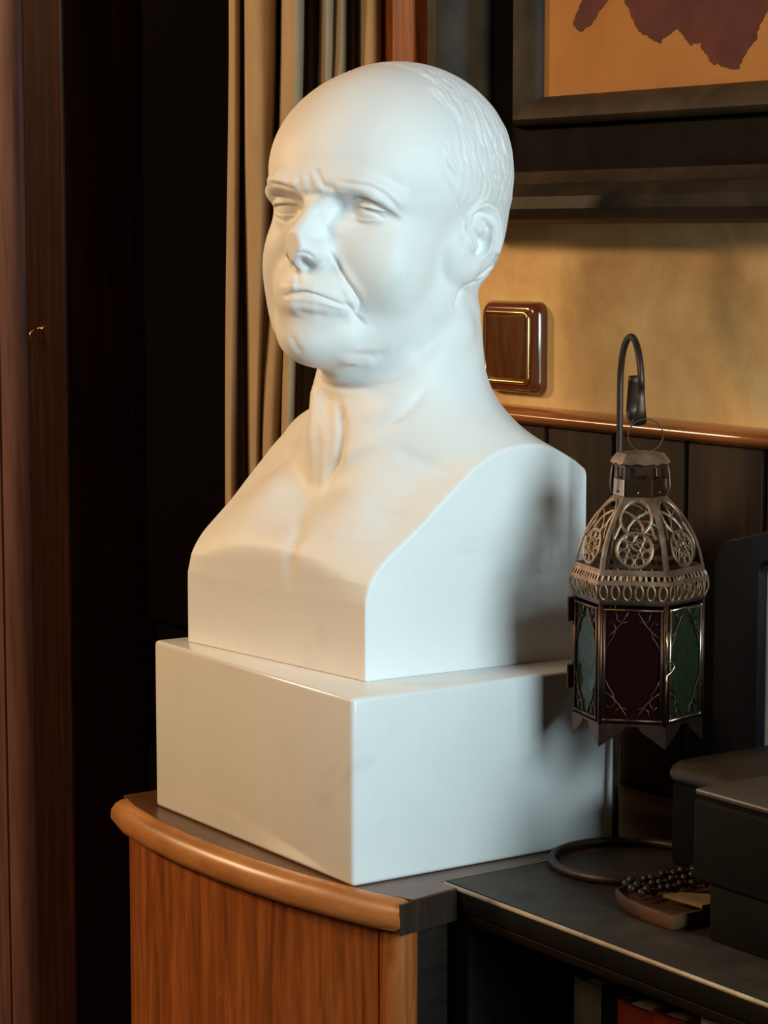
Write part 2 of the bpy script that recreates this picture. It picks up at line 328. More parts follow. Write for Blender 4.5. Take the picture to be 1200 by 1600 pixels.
# ------------------------------------------------------------------ end cabinet under the bust
def make_cabinet():
    t = empty('end_cabinet', A0, FURN_YAW)
    tag(t, 'orange-brown wooden end cabinet with a bowed front edge under the marble block', 'cabinet')
    front = [(.337, -.010), (.30, -.0205), (.25, -.0275), (.20, -.0300), (.1475, -.0295), (.10, -.0265), (.06, -.0215), (.02, -.0140), (-.020, -.0045), (-.050, .0055)]
    outline = front+[(-.0415, .0606), (-.0225, .0607), (-.0225, .36), (.337, .36)]
    def off(o, d):             # shift only the bowed front and the right end inwards
        out = []
        for i, (a, b) in enumerate(o):
            if i < len(front): a2, b2 = a-(d if i == 0 else 0)+(d*.9 if i == len(front)-1 else 0), b+d
            elif i in (len(front), len(front)+1): a2, b2 = a+d*.25, b
            else: a2, b2 = a, b
            out.append((a2, b2))
        return out
    bm = bmesh.new(); rings = []
    for z, d in ((.9765, .006), (.9785, .0025), (.983, .0), (.990, .0004), (.9955, .003), (.9985, .0065), (1.0, .011)):
        rings.append([L(a, b, z) for a, b in off(outline, d)])
    loft(bm, rings); fix(bm); top = obj('cabinet_top', bm, M['cab_edge'], t, angle=50)
    # top panel, flush, running out to the right end
    def panel(d): return [(a, b+d) for a, b in front[:-1]]+[(-.0478, .0055+d), (-.0410, .0604), (-.0222, .0606), (-.0222, .36), (.337, .36)]
    bm = bmesh.new()
    prism(bm, [(.0506, .0060), (.0421, .0606), (.0405, .0606), (.0488, .0062)], .9768, .9988); fix(bm); obj('end_shade_strip', bm, M['dark_wood'], t)  # dark strip: shade on the end face put in as colour
    bm = bmesh.new(); rings = [[L(a, b, z) for a, b in panel(d)] for z, d in ((.997, .0125), (1.0001, .0125), (1.0002, .0128))]
    loft(bm, rings); fix(bm); obj('top_panel', bm, M['cab_top'], t)
    body = [(.3205, -.002), (.28, -.0125), (.24, -.0165), (.19, -.019), (.1475, -.0185), (.10, -.0155), (.05, -.0075), (.01, .0015), (-.020, .0085), (-.020, .035), (-.012, .0600), (-.012, .355), (.3205, .355)]
    bm = bmesh.new(); prism(bm, [(-a, b) for a, b in body], .06, .9768); fix(bm); obj('cabinet_body', bm, M['orange_wood'], t, angle=30)
    # rounded corner post at the right
    bm = bmesh.new(); c = (-.0270, .0210); R = []
    pts = [(c[0]+.0135*math.cos(k*math.pi/8), c[1]+.0135*math.sin(k*math.pi/8)) for k in range(16)]
    prism(bm, [(-a, b) for a, b in pts], .06, .9768); fix(bm); obj('corner_post', bm, M['orange_wood'], t, angle=50)
    bm = bmesh.new(); lb(bm, -.0203, -.0310, .0345, .0606, .06, .9766); obj('side_panel', bm, M['shelf_dark'], t)  # dark sheet standing in for the shade on the right flank
    bm = bmesh.new(); box(bm, L(.30, .01, 0), L(-.01, .34, .061)); obj('plinth_base', bm, M['dark_wood'], t)
make_cabinet()

# ------------------------------------------------------------------ low bookcase to the right
def make_bookcase():
    t = empty('bookcase', A0, FURN_YAW)
    tag(t, 'low dark bookcase with a worn front edge running along the wall below the lantern', 'bookcase')
    a0, a1, b0, b1 = -.0232, -.95, .0615, .362
    bm = bmesh.new(); lb(bm, a0, a1, b0+.0042, b1, .9835, 1.0, .0006, 1); obj('top_board', bm, M['shelf_top'], t)
    bm = bmesh.new(); R = []
    for a in (a0, a1):
        R.append([L(a, b, z) for b, z in ((b0+.0044, .9838), (b0+.0008, .9838), (b0, .986), (b0, .9955), (b0+.0012, .9990), (b0+.0032, .9999), (b0+.0044, .9999))])
    loft(bm, R); fix(bm); obj('edge_strip', bm, M['black_box'], t, angle=40)
    bm = bmesh.new(); tube(bm, [L(a0-.0005, b0+.0014, .9988), L(-.3, b0+.0014, .9988), L(a1, b0+.0014, .9990)], .0017, 8); obj('worn_edge', bm, M['worn_edge'], t, smooth=True)
    bm = bmesh.new(); R = []
    for a in (a0-.001, a1):
        R.append([L(a, b, z) for b, z in ((b0+.03, .9836), (b0+.006, .9836), (b0+.0035, .981), (b0+.0055, .9765), (b0+.010, .972), (b0+.03, .972))])
    loft(bm, R); fix(bm); obj('under_moulding', bm, M['shelf_dark'], t, angle=40)
    for a, nm in ((a0-.001, 'side_panel'), (-.48, 'side_panel'), (a1+.02, 'side_panel')):
        bm = bmesh.new(); lb(bm, a, a-.02, b0+.008, b1, .06, .9836, .001, 1); obj(nm, bm, M['shelf_dark'], t)
    bm = bmesh.new(); lb(bm, a0-.022, a1+.021, b1-.012, b1-.001, .06, .9830); obj('back_panel', bm, M['shelf_dark'], t)
    for z in (.70, .40, .06):
        bm = bmesh.new(); lb(bm, a0-.0212, -.4798, b0+.012, b1-.013, z, z+.018); obj('shelf_board', bm, M['shelf_dark'], t)
        bm = bmesh.new(); lb(bm, -.5002, a1+.0202, b0+.012, b1-.013, z, z+.018); obj('shelf_board', bm, M['shelf_dark'], t)
    bm = bmesh.new(); lb(bm, a0-.005, a1+.005, b0+.03, b1-.01, 0, .06); obj('kick_board', bm, M['shelf_dark'], t)
make_bookcase()
def make_blocker_cabinet():  # added out of view, to shade the marble block and shelf from the window
    t = empty('blocker_cabinet', W(-.72, .36, 1.0003), FURN_YAW)
    tag(t, 'added dark cabinet, out of view at the right end of the bookcase, blocking window light', 'cabinet')
    bm = bmesh.new(); box(bm, (-.19, -.19, 0), (.19, -.002, .26), .003, 2); obj('blocker_carcass', bm, M['shelf_dark'], t, angle=40)
    for s in (-1, 1):
        bm = bmesh.new(); box(bm, (s*.095-.092, -.206, .008), (s*.095+.092, -.1905, .252), .003, 2); d = obj('blocker_door', bm, M['dark_wood'], t, angle=40)
        bm = bmesh.new(); bmesh.ops.create_uvsphere(bm, u_segments=12, v_segments=8, radius=.007, matrix=Matrix.Translation((s*.018, -.213, .16))); obj('blocker_knob', bm, M['brass'], d, smooth=True)
make_blocker_cabinet()

def make_book(a0, a1, b, h, depth, m, label, tilt=0, pages=M['paper']):
    w = abs(a1-a0); t = empty('book', W((a0+a1)/2, b, .718), FURN_YAW)
    t.rotation_euler = (0, tilt, FURN_YAW)
    tag(t, label, 'book', 'books on the top shelf of the bookcase')
    bm = bmesh.new()
    box(bm, (-w/2, 0, 0), (-w/2+.0025, depth, h), .0006, 1); box(bm, (w/2-.0025, 0, 0), (w/2, depth, h), .0006, 1)
    R = []
    for z in (0, h): R.append([Vector((-w/2+w*k/6, -.004*math.sin(math.pi*k/6), z)) for k in range(7)]+[Vector((w/2-w*k/6, .0022-.004*math.sin(math.pi*k/6)*.6, z)) for k in range(7)])
    loft(bm, R); fix(bm); obj('book_cover', bm, m, t, angle=40)
    bm = bmesh.new(); box(bm, (-w/2+.0026, .003, .003), (w/2-.0026, depth-.004, h-.004)); obj('pages', bm, pages, t)
make_book(-.082, -.112, .135, 0.216, .15, M['book_grey'], 'thick grey book on the shelf, nearest the cabinet')
make_book(-.1130, -.140, .150, 0.205, .15, M['book_blue'], 'dark blue book standing between the grey and the tall red book')
make_book(-.1412, -.182, .125, 0.217, .16, M['book_red'], 'thick red book with a glossy cover under the worn shelf edge')
make_book(-.1832, -.216, .120, 0.222, .15, M['book_red'], 'tall red book standing right of the thick red one')
make_book(-.2175, -.240, .14, 0.200, .15, M['book_green'], 'dark green book between the tall red and the pale one')
make_book(-.2412, -.262, .11, 0.236, .14, M['paper'], 'pale book with a light spine, rightmost on the visible shelf')

# ------------------------------------------------------------------ marble block
def make_block():
    bm = bmesh.new()
    box(bm, L(.2895, .0005, 1.0003), L(0, .2435, 1.1354), .0035, 3)
    o = obj('marble_block', bm, M['marble_block'], None, angle=35); o.location = A0; o.rotation_euler = (0, 0, FURN_YAW-math.radians(1.0))
    tag(o, 'polished white marble block carrying the bust, on the end cabinet', 'plinth')
make_block()

# ------------------------------------------------------------------ lantern on its stand
LA, LB_ = -.0715, .200
def make_stand():
    c = (-.0645, .200)
    t = empty('lantern_stand', W(c[0], c[1], 1.0005), FURN_YAW)
    tag(t, 'thin dark iron stand with a ring foot and a hooked top holding the lantern', 'lantern stand')
    r = .056; R = 1.0035-1.0005
    bm = bmesh.new(); tube(bm, [Vector((math.cos(k*math.pi/24)*r, math.sin(k*math.pi/24)*r, R)) for k in range(48)], .0034, 10, closed=True); obj('ring_foot', bm, M['iron'], t, smooth=True)
    # rod foot on the far side of the ring, hook arching back over the lantern
    foot = Vector(ROD_XY); tip = Vector(HOOK_XY)
    d = (tip-foot); D = d.length; d.normalize(); zs = HOOK_Z-1.0005
    rr = D/2
    P = [Vector((foot.x, foot.y, R))]
    for z in (.05, .10, .15, .20, .25, .29): P.append(Vector((foot.x, foot.y, z)))
    zc = zs-rr*1.15
    for k in range(0, 17):
        a = math.pi-math.pi*k/16
        P.append(Vector((foot.x+d.x*(rr+math.cos(a)*rr), foot.y+d.y*(rr+math.cos(a)*rr), zc+math.sin(a)*rr*1.15)))
    bm = bmesh.new(); tube(bm, P, .0025, 10); obj('rod', bm, M['iron'], t, smooth=True)
    # scroll: flattened end that curls back up towards the rod
    Q = []
    zb = HOOK_BOT-1.0005; r2 = .0105
    Q.append(Vector((tip.x, tip.y, zc+.002)))
    Q.append(Vector((tip.x, tip.y, (zc+zb)/2+.004)))
    for k in range(0, 13):
        a = math.pi*k/12
        Q.append(Vector((tip.x-d.x*(r2-math.cos(a)*r2), tip.y-d.y*(r2-math.cos(a)*r2), zb+r2-math.sin(a)*r2)))
    e = Q[-1]
    for k in range(1, 6): Q.append(e+Vector((d.x*.0012*k, d.y*.0012*k, .0046*k)))
    side = Vector((-d.y, d.x, 0))
    bm = bmesh.new(); n = len(Q); tube(bm, Q, [.0025+.0032*min(1, i/6) for i in range(n)], 10, flat=.32, up=[(Q[min(i+1, n-1)]-Q[max(i-1, 0)]).cross(side) for i in range(n)]); obj('hook_scroll', bm, M['iron'], t, smooth=True)
ROD_XY = (-.0485, .028); HOOK_XY = (.007, 0.0); HOOK_Z = 1.3835; HOOK_BOT = 1.3225
make_stand()

def make_lantern():
    p = W(LA, LB_, 1.0965); yaw = math.atan2(p.y, p.x)-math.pi/2
    t = empty('lantern', p, yaw)
    tag(t, 'small pierced brass lantern with red and green glass panes hanging from the iron hook', 'lantern')
    Z0 = 1.0965
    ang = [math.radians(-35+60*k) for k in range(6)]
    def vtx(k, R, z): return Vector((math.sin(ang[k % 6])*R, -math.cos(ang[k % 6])*R, z-Z0))
    def nrm(k):
        a = (ang[k % 6]+math.radians(30)); return Vector((math.sin(a), -math.cos(a), 0))
    # dome profile
    prof = [(1.2205, .0468), (1.231, .0446), (1.241, .0413), (1.250, .0370), (1.258, .0318), (1.2655, .0255), (1.272, .0192)]
    arc = [0]
    for (z0, r0), (z1, r1) in zip(prof, prof[1:]): arc.append(arc[-1]+math.hypot(z1-z0, (r1-r0)*.866))
    def dome(k, u, w):         # u across the face in metres, w up the arc
        w = min(max(w, 0), arc[-1]-1e-6); z = np.interp(w, arc, [q[0] for q in prof]); R = np.interp(w, arc, [q[1] for q in prof])
        a, b = vtx(k, R, z), vtx(k+1, R, z); f = .5+u/R
        return a.lerp(b, f), R
    def strip(bm, fn, U, Wv, n, th=.0007):     # curved plate patch: rows over (u0(w), u1(w))
        G = [[fn(u, w) for u in U(w)] for w in Wv]
        V = [[bm.verts.new(q) for q in row] for row in G]; B = [[bm.verts.new(q-n*th) for q in row] for row in G]
        m = len(V[0])
        for i in range(len(V)-1):
            for j in range(m-1):
                bm.faces.new((V[i][j], V[i][j+1], V[i+1][j+1], V[i+1][j])); bm.faces.new((B[i][j], B[i+1][j], B[i+1][j+1], B[i][j+1]))
        for i in range(len(V)-1):
            bm.faces.new((V[i][0], V[i+1][0], B[i+1][0], B[i][0])); bm.faces.new((V[i][-1], B[i][-1], B[i+1][-1], V[i+1][-1]))
        for j in range(m-1):
            bm.faces.new((V[0][j], B[0][j], B[0][j+1], V[0][j+1])); bm.faces.new((V[-1][j], V[-1][j+1], B[-1][j+1], B[-1][j]))
    AL = arc[-1]; Ws = [AL*i/14 for i in range(15)]
    for k in range(6):
        n = nrm(k); bm = bmesh.new()
        fn = lambda u, w: dome(k, u, w)[0]
        hw = lambda w: dome(k, 0, w)[1]/2
        strip(bm, fn, lambda w: (-hw(w), -hw(w)+.0026), Ws, n); strip(bm, fn, lambda w: (hw(w)-.0026, hw(w)), Ws, n)
        strip(bm, fn, lambda w: (-hw(w)+.0026, 0, hw(w)-.0026), [0, .0014, .0028], n)
        # solid plate at the top with an arched lower edge
        cols = [i/8-.5 for i in range(9)]
        def topw(c): return AL-.0045-.011*(abs(c)*2)**2.2
        G = [[fn(c*2*(hw(w)-.0026), w) for c in cols for w in [topw(c)+(AL-topw(c))*f]] for f in (0, .33, .66, 1)]
        V = [[bm.verts.new(q) for q in r] for r in G]
        B = [[bm.verts.new(q-n*.0007) for q in r] for r in G]
        for i in range(3):
            for j in range(8):
                bm.faces.new((V[i][j], V[i][j+1], V[i+1][j+1], V[i+1][j])); bm.faces.new((B[i][j], B[i+1][j], B[i+1][j+1], B[i][j+1]))
        for j in range(8): bm.faces.new((V[0][j], B[0][j], B[0][j+1], V[0][j+1]))
        def line(pts, r=.00085, closed=False):
            tube(bm, [fn(u, w) for u, w in pts], r*1.35, 6, closed, flat=.5, up=n)
        cw, cr = .0170, .0124
        circ = lambda cx, cy, r, m=20: [(cx+math.cos(2*math.pi*i/m)*r, cy+math.sin(2*math.pi*i/m)*r) for i in range(m)]
        line(circ(0, cw, cr, 32), .0010, True)
        for i in range(8):
            a = 2*math.pi*(i+.5)/8; line(circ(math.cos(a)*.0091, cw+math.sin(a)*.0091, .0032, 12), .00065, True)
        line([((.0050 if i % 2 else .0036)*math.cos(2*math.pi*i/16), cw+(.0050 if i % 2 else .0036)*math.sin(2*math.pi*i/16)) for i in range(16)], .0007, True)
        for s in (-1, 1):
            # side of the tall oval, and the crossing arcs inside it
            line([(s*(.0108*math.cos(x)), .041+.0135*math.sin(x)) for x in [math.radians(q) for q in range(-62, 91, 12)]], .0009)
            line([(s*(-.0062), .0285), (s*(-.0050), .034), (s*(-.0022), .0385), (s*.0025, .0425), (s*.0065, .0448), (s*.0092, .0458)], .0008)
            line([(s*.0105, .036), (s*.0125, .0300), (s*.0148, .0245)], .0007)
        bmesh.ops.recalc_face_normals(bm, faces=bm.faces[:])
        obj('pierced_panel', bm, M['lantern_metal'], t, angle=30)
        # bulging pierced band below the dome
        bp = [(1.2205, .0468), (1.2170, .0490), (1.2125, .0503), (1.2070, .0503), (1.2030, .0490), (1.1998, .0470)]
        ba = [0]
        for (z0, r0), (z1, r1) in zip(bp, bp[1:]): ba.append(ba[-1]+math.hypot(z1-z0, r1-r0))
        def band(u, w):
            z = np.interp(w, ba, [q[0] for q in bp]); R = np.interp(w, ba, [q[1] for q in bp]); return vtx(k, R, z).lerp(vtx(k+1, R, z), u)
        bm = bmesh.new(); U = lambda w: [0, .25, .5, .75, 1]
        strip(bm, band, U, [ba[0], ba[0]+.0016], n); strip(bm, band, U, [ba[0]+.0052, ba[0]+.0068, ba[0]+.0084], n); strip(bm, band, U, [ba[-1]-.0030, ba[-1]], n)
        for i in range(11):
            u = (i+.5)/11; tube(bm, [band(u, ba[0]+.0016), band(u, ba[0]+.0052)], .0009, 6, flat=.6, up=n)
        for i in range(6):
            u = (i+.5)/6; tube(bm, [band(u+math.cos(2*math.pi*q/12)*.055, (ba[0]+.0084+ba[-1]-.0030)/2+math.sin(2*math.pi*q/12)*.0056) for q in range(12)], .0008, 6, True, flat=.6, up=n)
        bmesh.ops.recalc_face_normals(bm, faces=bm.faces[:]); obj('pierced_band', bm, M['lantern_metal'], t, angle=30)
    # collar with window slots, its riveted centre plates and the flared cap
    bm = bmesh.new()
    for k in range(6):
        n = nrm(k)
        for z0, z1, f0, f1 in ((1.2715, 1.2845, 0, 1), (1.2845, 1.2925, 0, .2), (1.2845, 1.2925, .8, 1), (1.2925, 1.2960, 0, 1)):
            q = [vtx(k, .0186, z0).lerp(vtx(k+1, .0186, z0), f) for f in (f0, f1)]+[vtx(k, .0180, z1).lerp(vtx(k+1, .0180, z1), f) for f in (f1, f0)]
            o_ = [bm.verts.new(v) for v in q]; i_ = [bm.verts.new(v-n*.0008) for v in q]
            bm.faces.new(o_); bm.faces.new(i_[::-1])
            for j in range(4): bm.faces.new((o_[j], i_[j], i_[(j+1) % 4], o_[(j+1) % 4]))
    fix(bm); obj('collar', bm, M['lantern_dark'], t)
    for k in range(6):
        n = nrm(k); bm = bmesh.new()
        q = [vtx(k, .0188, 1.2725).lerp(vtx(k+1, .0188, 1.2725), f)+n*.0006 for f in (.04, .96)]+[vtx(k, .0184, 1.2840).lerp(vtx(k+1, .0184, 1.2840), f)+n*.0006 for f in (.96, .04)]
        a = [bm.verts.new(v) for v in q]; b = [bm.verts.new(v-n*.0006) for v in q]; bm.faces.new(a); bm.faces.new(b[::-1])
        for j in range(4): bm.faces.new((a[j], b[j], b[(j+1) % 4], a[(j+1) % 4]))
        bmesh.ops.create_uvsphere(bm, u_segments=8, v_segments=5, radius=.0008, matrix=Matrix.Translation(sum(q, Vector())/4+n*.0004-Vector((0, 0, .003))))
        fix(bm); obj('collar_plate', bm, M['copper'], t)
    bm = bmesh.new(); rings = []
    for R, z in ((.0196, 1.2945), (.0216, 1.2960), (.0200, 1.2990), (.0168, 1.3025), (.006, 1.3038)):
        rg = []
        for k in range(6):
            for f in (0, .25, .5, .75):
                v = vtx(k, R, z).lerp(vtx(k+1, R, z), f)
                if R > .021: v.z -= .0012*(1 if f in (.25, .75) else 0)
                rg.append(v)
        rings.append(rg)
    loft(bm, rings); fix(bm); obj('cap', bm, M['lantern_metal'], t, angle=35)
    # loop that hangs on the hook
    bm = bmesh.new(); tube(bm, [Vector((.0035+math.sin(2*math.pi*k/28)*.0125, .002+math.sin(2*math.pi*k/28)*.004, 1.3145-Z0+math.cos(2*math.pi*k/28)*.0118)) for k in range(28)], .0005, 8, True); obj('hanging_loop', bm, M['iron'], t, smooth=True)
    for s in (-1, 1):
        bm = bmesh.new(); tube(bm, [Vector((s*.0190, -.002, 1.2955-Z0)), Vector((s*.0205, -.002, 1.288-Z0)), Vector((s*.0212, -.002, 1.279-Z0)), Vector((s*.0198, -.002, 1.2735-Z0))], .0007, 8); obj('side_wire', bm, M['lantern_metal'], t, smooth=True)
    # glazed body
    zb, zt, R = 1.1130, 1.1990, .0462
    for k in range(6):
        n = nrm(k); a0, b0 = vtx(k, R, zb), vtx(k+1, R, zb); a1, b1 = vtx(k, R, zt), vtx(k+1, R, zt)
        e = (b0-a0).normalized()
        bm = bmesh.new(); tube(bm, [vtx(k, R-.0006, zb), vtx(k, R-.0006, zt)], .0018, 8); obj('corner_post', bm, M['lantern_dark'], t, smooth=True)
        ins = .0042 if k != 0 else .0030
        lo_, hi_ = a0+e*ins, b0-e*ins
        up = Vector((0, 0, 1))
        P = [lo_+up*.0035, hi_+up*.0035, hi_+up*(zt-zb-.0040), lo_+up*(zt-zb-.0040)]
        bm = bmesh.new()
        for i in range(4): tube(bm, [P[i]+n*.0006, P[(i+1) % 4]+n*.0006], .0011, 8)
        for q in P: bmesh.ops.create_uvsphere(bm, u_segments=8, v_segments=5, radius=.0015, matrix=Matrix.Translation(q+n*.0006))
        fr = obj('pane_frame', bm, M['lantern_edge'] if k in (1,) else M['lantern_dark'], t, smooth=True)
        # pressed fretwork in the corners of the pane: fine curved wires over the glass
        bm = bmesh.new(); wd = (hi_-lo_).length; ht = zt-zb-.0075; o_ = P[0]
        def at(u, w): return o_+e*(u*wd)+up*(w*ht)+n*.0005
        for s in (0, 1):
            for v in (0, 1):
                m = lambda u, w: at(u if not s else 1-u, w if not v else 1-w)
                tube(bm, [m(.02, .26), m(.14, .21), m(.27, .14), m(.36, .07), m(.42, .01)], .00055, 6)
                tube(bm, [m(.02, .38), m(.07, .31), m(.16, .24), m(.20, .16), m(.13, .10), m(.06, .13)], .0005, 6)
                tube(bm, [m(.20, .02), m(.22, .09), m(.31, .12), m(.40, .10)], .0005, 6)
        obj('pane_fretwork', bm, M['lantern_dark'], t, smooth=True)
        bm = bmesh.new(); m = (lo_+hi_)/2; q = Matrix((tuple(e)+(0,), tuple(n)+(0,), (0, 0, 1, 0), (0, 0, 0, 1))).transposed()
        mm = Matrix.Translation(m+up*((zt-zb)/2)-n*.0008) @ q @ Matrix.Diagonal((wd, .0014, zt-zb-.0075, 1)); bmesh.ops.create_cube(bm, size=1, matrix=mm); fix(bm)
        g = obj('glass_pane', bm, M['red_glass'] if k % 2 == 0 else M['green_glass'], t); g['label'] = 'dark red glass pane' if k % 2 == 0 else 'green glass pane'
    # top and bottom plates, sheet-metal skirt with hanging points
    for z, nm, RR in ((1.1995, 'top_plate', .0475), (1.1130, 'bottom_plate', .0468)):
        bm = bmesh.new(); loft(bm, [[vtx(k, RR, z-.0009) for k in range(6)], [vtx(k, RR, z+.0009) for k in range(6)]]); fix(bm); obj(nm, bm, M['lantern_dark'], t)
    for k in range(6):
        bm = bmesh.new()
        for f0, f1, zz in ((0, .34, 1), (.66, 1, -1)):
            a = vtx(k, .0470, 1.1135).lerp(vtx(k+1, .0470, 1.1135), 0 if zz == 1 else 1); b = vtx(k, .0470, 1.1135).lerp(vtx(k+1, .0470, 1.1135), .42 if zz == 1 else .58)
            c = vtx(k if zz == 1 else k+1, .0470, 1.0968); d = vtx(k, .0470, 1.1085).lerp(vtx(k+1, .0470, 1.1085), .36 if zz == 1 else .64)
            q = [a, b, d, c]; n = nrm(k); A_ = [bm.verts.new(v) for v in q]; B_ = [bm.verts.new(v-n*.0007) for v in q]
            bm.faces.new(A_); bm.faces.new(B_[::-1])
            for j in range(4): bm.faces.new((A_[j], B_[j], B_[(j+1) % 4], A_[(j+1) % 4]))
        fix(bm); obj('hanging_point', bm, M['lantern_dark'], t)
    # hinges on the left edge, wire latch beside the right pane
    for z0, z1 in ((1.1800, 1.1975), (1.1310, 1.1480)):
        bm = bmesh.new(); c = vtx(5, .0485, z0); box(bm, c+Vector((-.0022, -.003, 0)), c+Vector((.0016, .003, z1-z0)), .0006, 1); tube(bm, [c+Vector((-.0014, -.003, 0)), c+Vector((-.0014, -.003, z1-z0))], .0012, 8); obj('hinge', bm, M['lantern_dark'], t)
    c = vtx(1, .0478, 1.155); n = nrm(1); e = (vtx(2, R, zb)-vtx(1, R, zb)).normalized(); up = Vector((0, 0, 1))
    bm = bmesh.new(); tube(bm, [c+up*.026, c+up*.012, c+up*.0040+e*.0005, c+up*.0030+e*.006+n*.001, c+e*.0075+n*.0015, c-up*.0030+e*.005+n*.001, c-up*.0055+e*.0004, c-up*.014, c-up*.026], .00075, 8); obj('wire_latch', bm, M['lantern_edge'], t, smooth=True)
make_lantern()

# ------------------------------------------------------------------ things at the right of the shelf
def make_black_box():
    c = W(-.296, .118, 1.0003); t = empty('black_box', c, FURN_YAW)
    tag(t, 'black lidded box standing in front on the dark shelf, nearest the camera', 'box')
    w, d = .148, .080
    bm = bmesh.new(); box(bm, (-.0615, .0035, 0), (.0615, d-.003, .0375), .002, 2); obj('box_body', bm, M['black_box'], t, angle=40)
    bm = bmesh.new(); R = []
    box(bm, (-.0745, 0, .0378), (.0745, d, .0925), .003, 3); obj('box_lid', bm, M['black_box'], t, angle=40)
    bm = bmesh.new(); box(bm, (-.0738, .0008, .0945), (.0738, d-.0008, .0990), .0018, 3); obj('lid_top', bm, M['box_rim'], t, angle=40)
    bm = bmesh.new(); box(bm, (-.0715, .003, .0920), (.0715, d-.003, .0950)); obj('rim_groove', bm, M['black_box'], t)
make_black_box()
def make_case():
    c = W(-.2010, .1990, 1.0003); t = empty('leather_case', c, FURN_YAW)
    tag(t, 'dark case with a brown padded leather top, behind the black box', 'box')
    w, d = .200, .115
    # local x from -w/2 (left) to w/2
    bm = bmesh.new(); box(bm, (-w/2+.004, .004, .009), (w/2-.004, d-.004, .070), .004, 3); obj('case_body', bm, M['black_box'], t, angle=40)
    bm = bmesh.new(); rings = []
    for z, i in ((.0705, .004), (.072, .0015), (.076, 0), (.080, .001), (.0835, .004), (.0855, .010), (.0865, .024), (.0868, .045)):
        rings.append([Vector((x, d/2+y, z)) for x, y in rrect(w-2*i, d-2*i, max(.004, .012-i*.3))])
    loft(bm, rings); fix(bm); obj('leather_top', bm, M['leather'], t, angle=60)
    for x in (-w/2+.035, w/2-.015):
        for y in (.012, d-.012):
            bm = bmesh.new(); bmesh.ops.create_cone(bm, cap_ends=True, segments=12, radius1=.004, radius2=.005, depth=.009, matrix=Matrix.Translation((x, y, .0045))); obj('foot', bm, M['black_box'], t)
make_case()
def make_arch():
    c = W(-.110, .332, 1.0003); t = empty('photo_frame', c, FURN_YAW)
    tag(t, 'black arch-topped tabletop frame with a pale card inside, leaning space behind the leather case', 'picture frame')
    t['label'] = 'black arch-topped frame with a pale card inside, behind the leather case'
    def arch(hw, z0, zs, rise, r, n=8):     # flattened arch: straight sides, rounded shoulders, low crown
        P = [(-hw, z0), (-hw, zs)]
        for k in range(1, n+1):
            a = math.pi-math.pi/2*k/n; P.append((-hw+r+math.cos(a)*r, zs+math.sin(a)*r))
        for k in range(1, 10): 
            f = k/10; P.append((-hw+r+(hw-r)*2*f, zs+r+rise*math.sin(math.pi*f)))
        for k in range(n, 0, -1):
            a = math.pi-math.pi/2*k/n; P.append((hw-r-math.cos(a)*r, zs+math.sin(a)*r))
        return P+[(hw, zs), (hw, z0)]
    outer = arch(.1025, 0, .2020, .0160, .0240); inner = arch(.0520, .054, .2020, .002, .0085)
    bm = bmesh.new(); rings = []
    for (o, y) in ((outer, .012), (outer, .002), ([(x*.985, z*.994+.0005) for x, z in outer], 0), ([(x*1.03, .12+(z-.12)*1.03) for x, z in inner], 0), (inner, .003), (inner, .010)):
        rings.append([Vector((x, y, z)) for x, z in o])
    rings.append(rings[0]); 
    R = [[bm.verts.new(p) for p in r] for r in rings[:-1]]; R.append(R[0]); n = len(R[0])
    for a, b in zip(R, R[1:]):
        for i in range(n): bm.faces.new((a[i], a[(i+1) % n], b[(i+1) % n], b[i]))
    fix(bm); obj('frame_border', bm, M['black_gloss'], t, angle=35)
    bm = bmesh.new(); box(bm, (-.058, .0075, .045), (.058, .0095, .212)); obj('card', bm, M['white_card'], t)
    bm = bmesh.new(); box(bm, (-.09, .0122, .006), (.09, .0150, .19), .001, 1); obj('back_board', bm, M['black_box'], t)
    bm = bmesh.new(); prism(bm, [(-.02, .0152), (.02, .0152), (.02, .0180), (-.02, .0180)], 0.0, .15); obj('easel_strut', bm, M['black_box'], t)
make_arch()
def make_tray():
    t = empty('trinket_tray', W(-.170, .150, 1.0003), FURN_YAW)
    tag(t, 'small tan leather tray with a pointed end on the dark shelf beside the ring foot', 'tray')
    o = [(-.1365, .1255), (-.1560, .1170), (-.1780, .1135), (-.2090, .1130), (-.2090, .1700), (-.1900, .1950), (-.1450, .1960), (-.1385, .1750), (-.1350, .1500), (-.1345, .1300)]
    f = lambda a, b: (-(a+.170), b-.150)
    P = [f(*q) for q in o]; cx = sum(p[0] for p in P)/len(P); cy = sum(p[1] for p in P)/len(P)
    sc = lambda s: [(cx+(x-cx)*s, cy+(y-cy)*s) for x, y in P]
    bm = bmesh.new(); R = []
    for s, z in ((.93, 0), (.99, .003), (1.0, .009), (.99, .0105), (.95, .0105), (.92, .006), (.4, .0055)): R.append([Vector((x, y, z)) for x, y in sc(s)])
    loft(bm, R); fix(bm); obj('tray_shell', bm, M['tray'], t, angle=40)
make_tray()
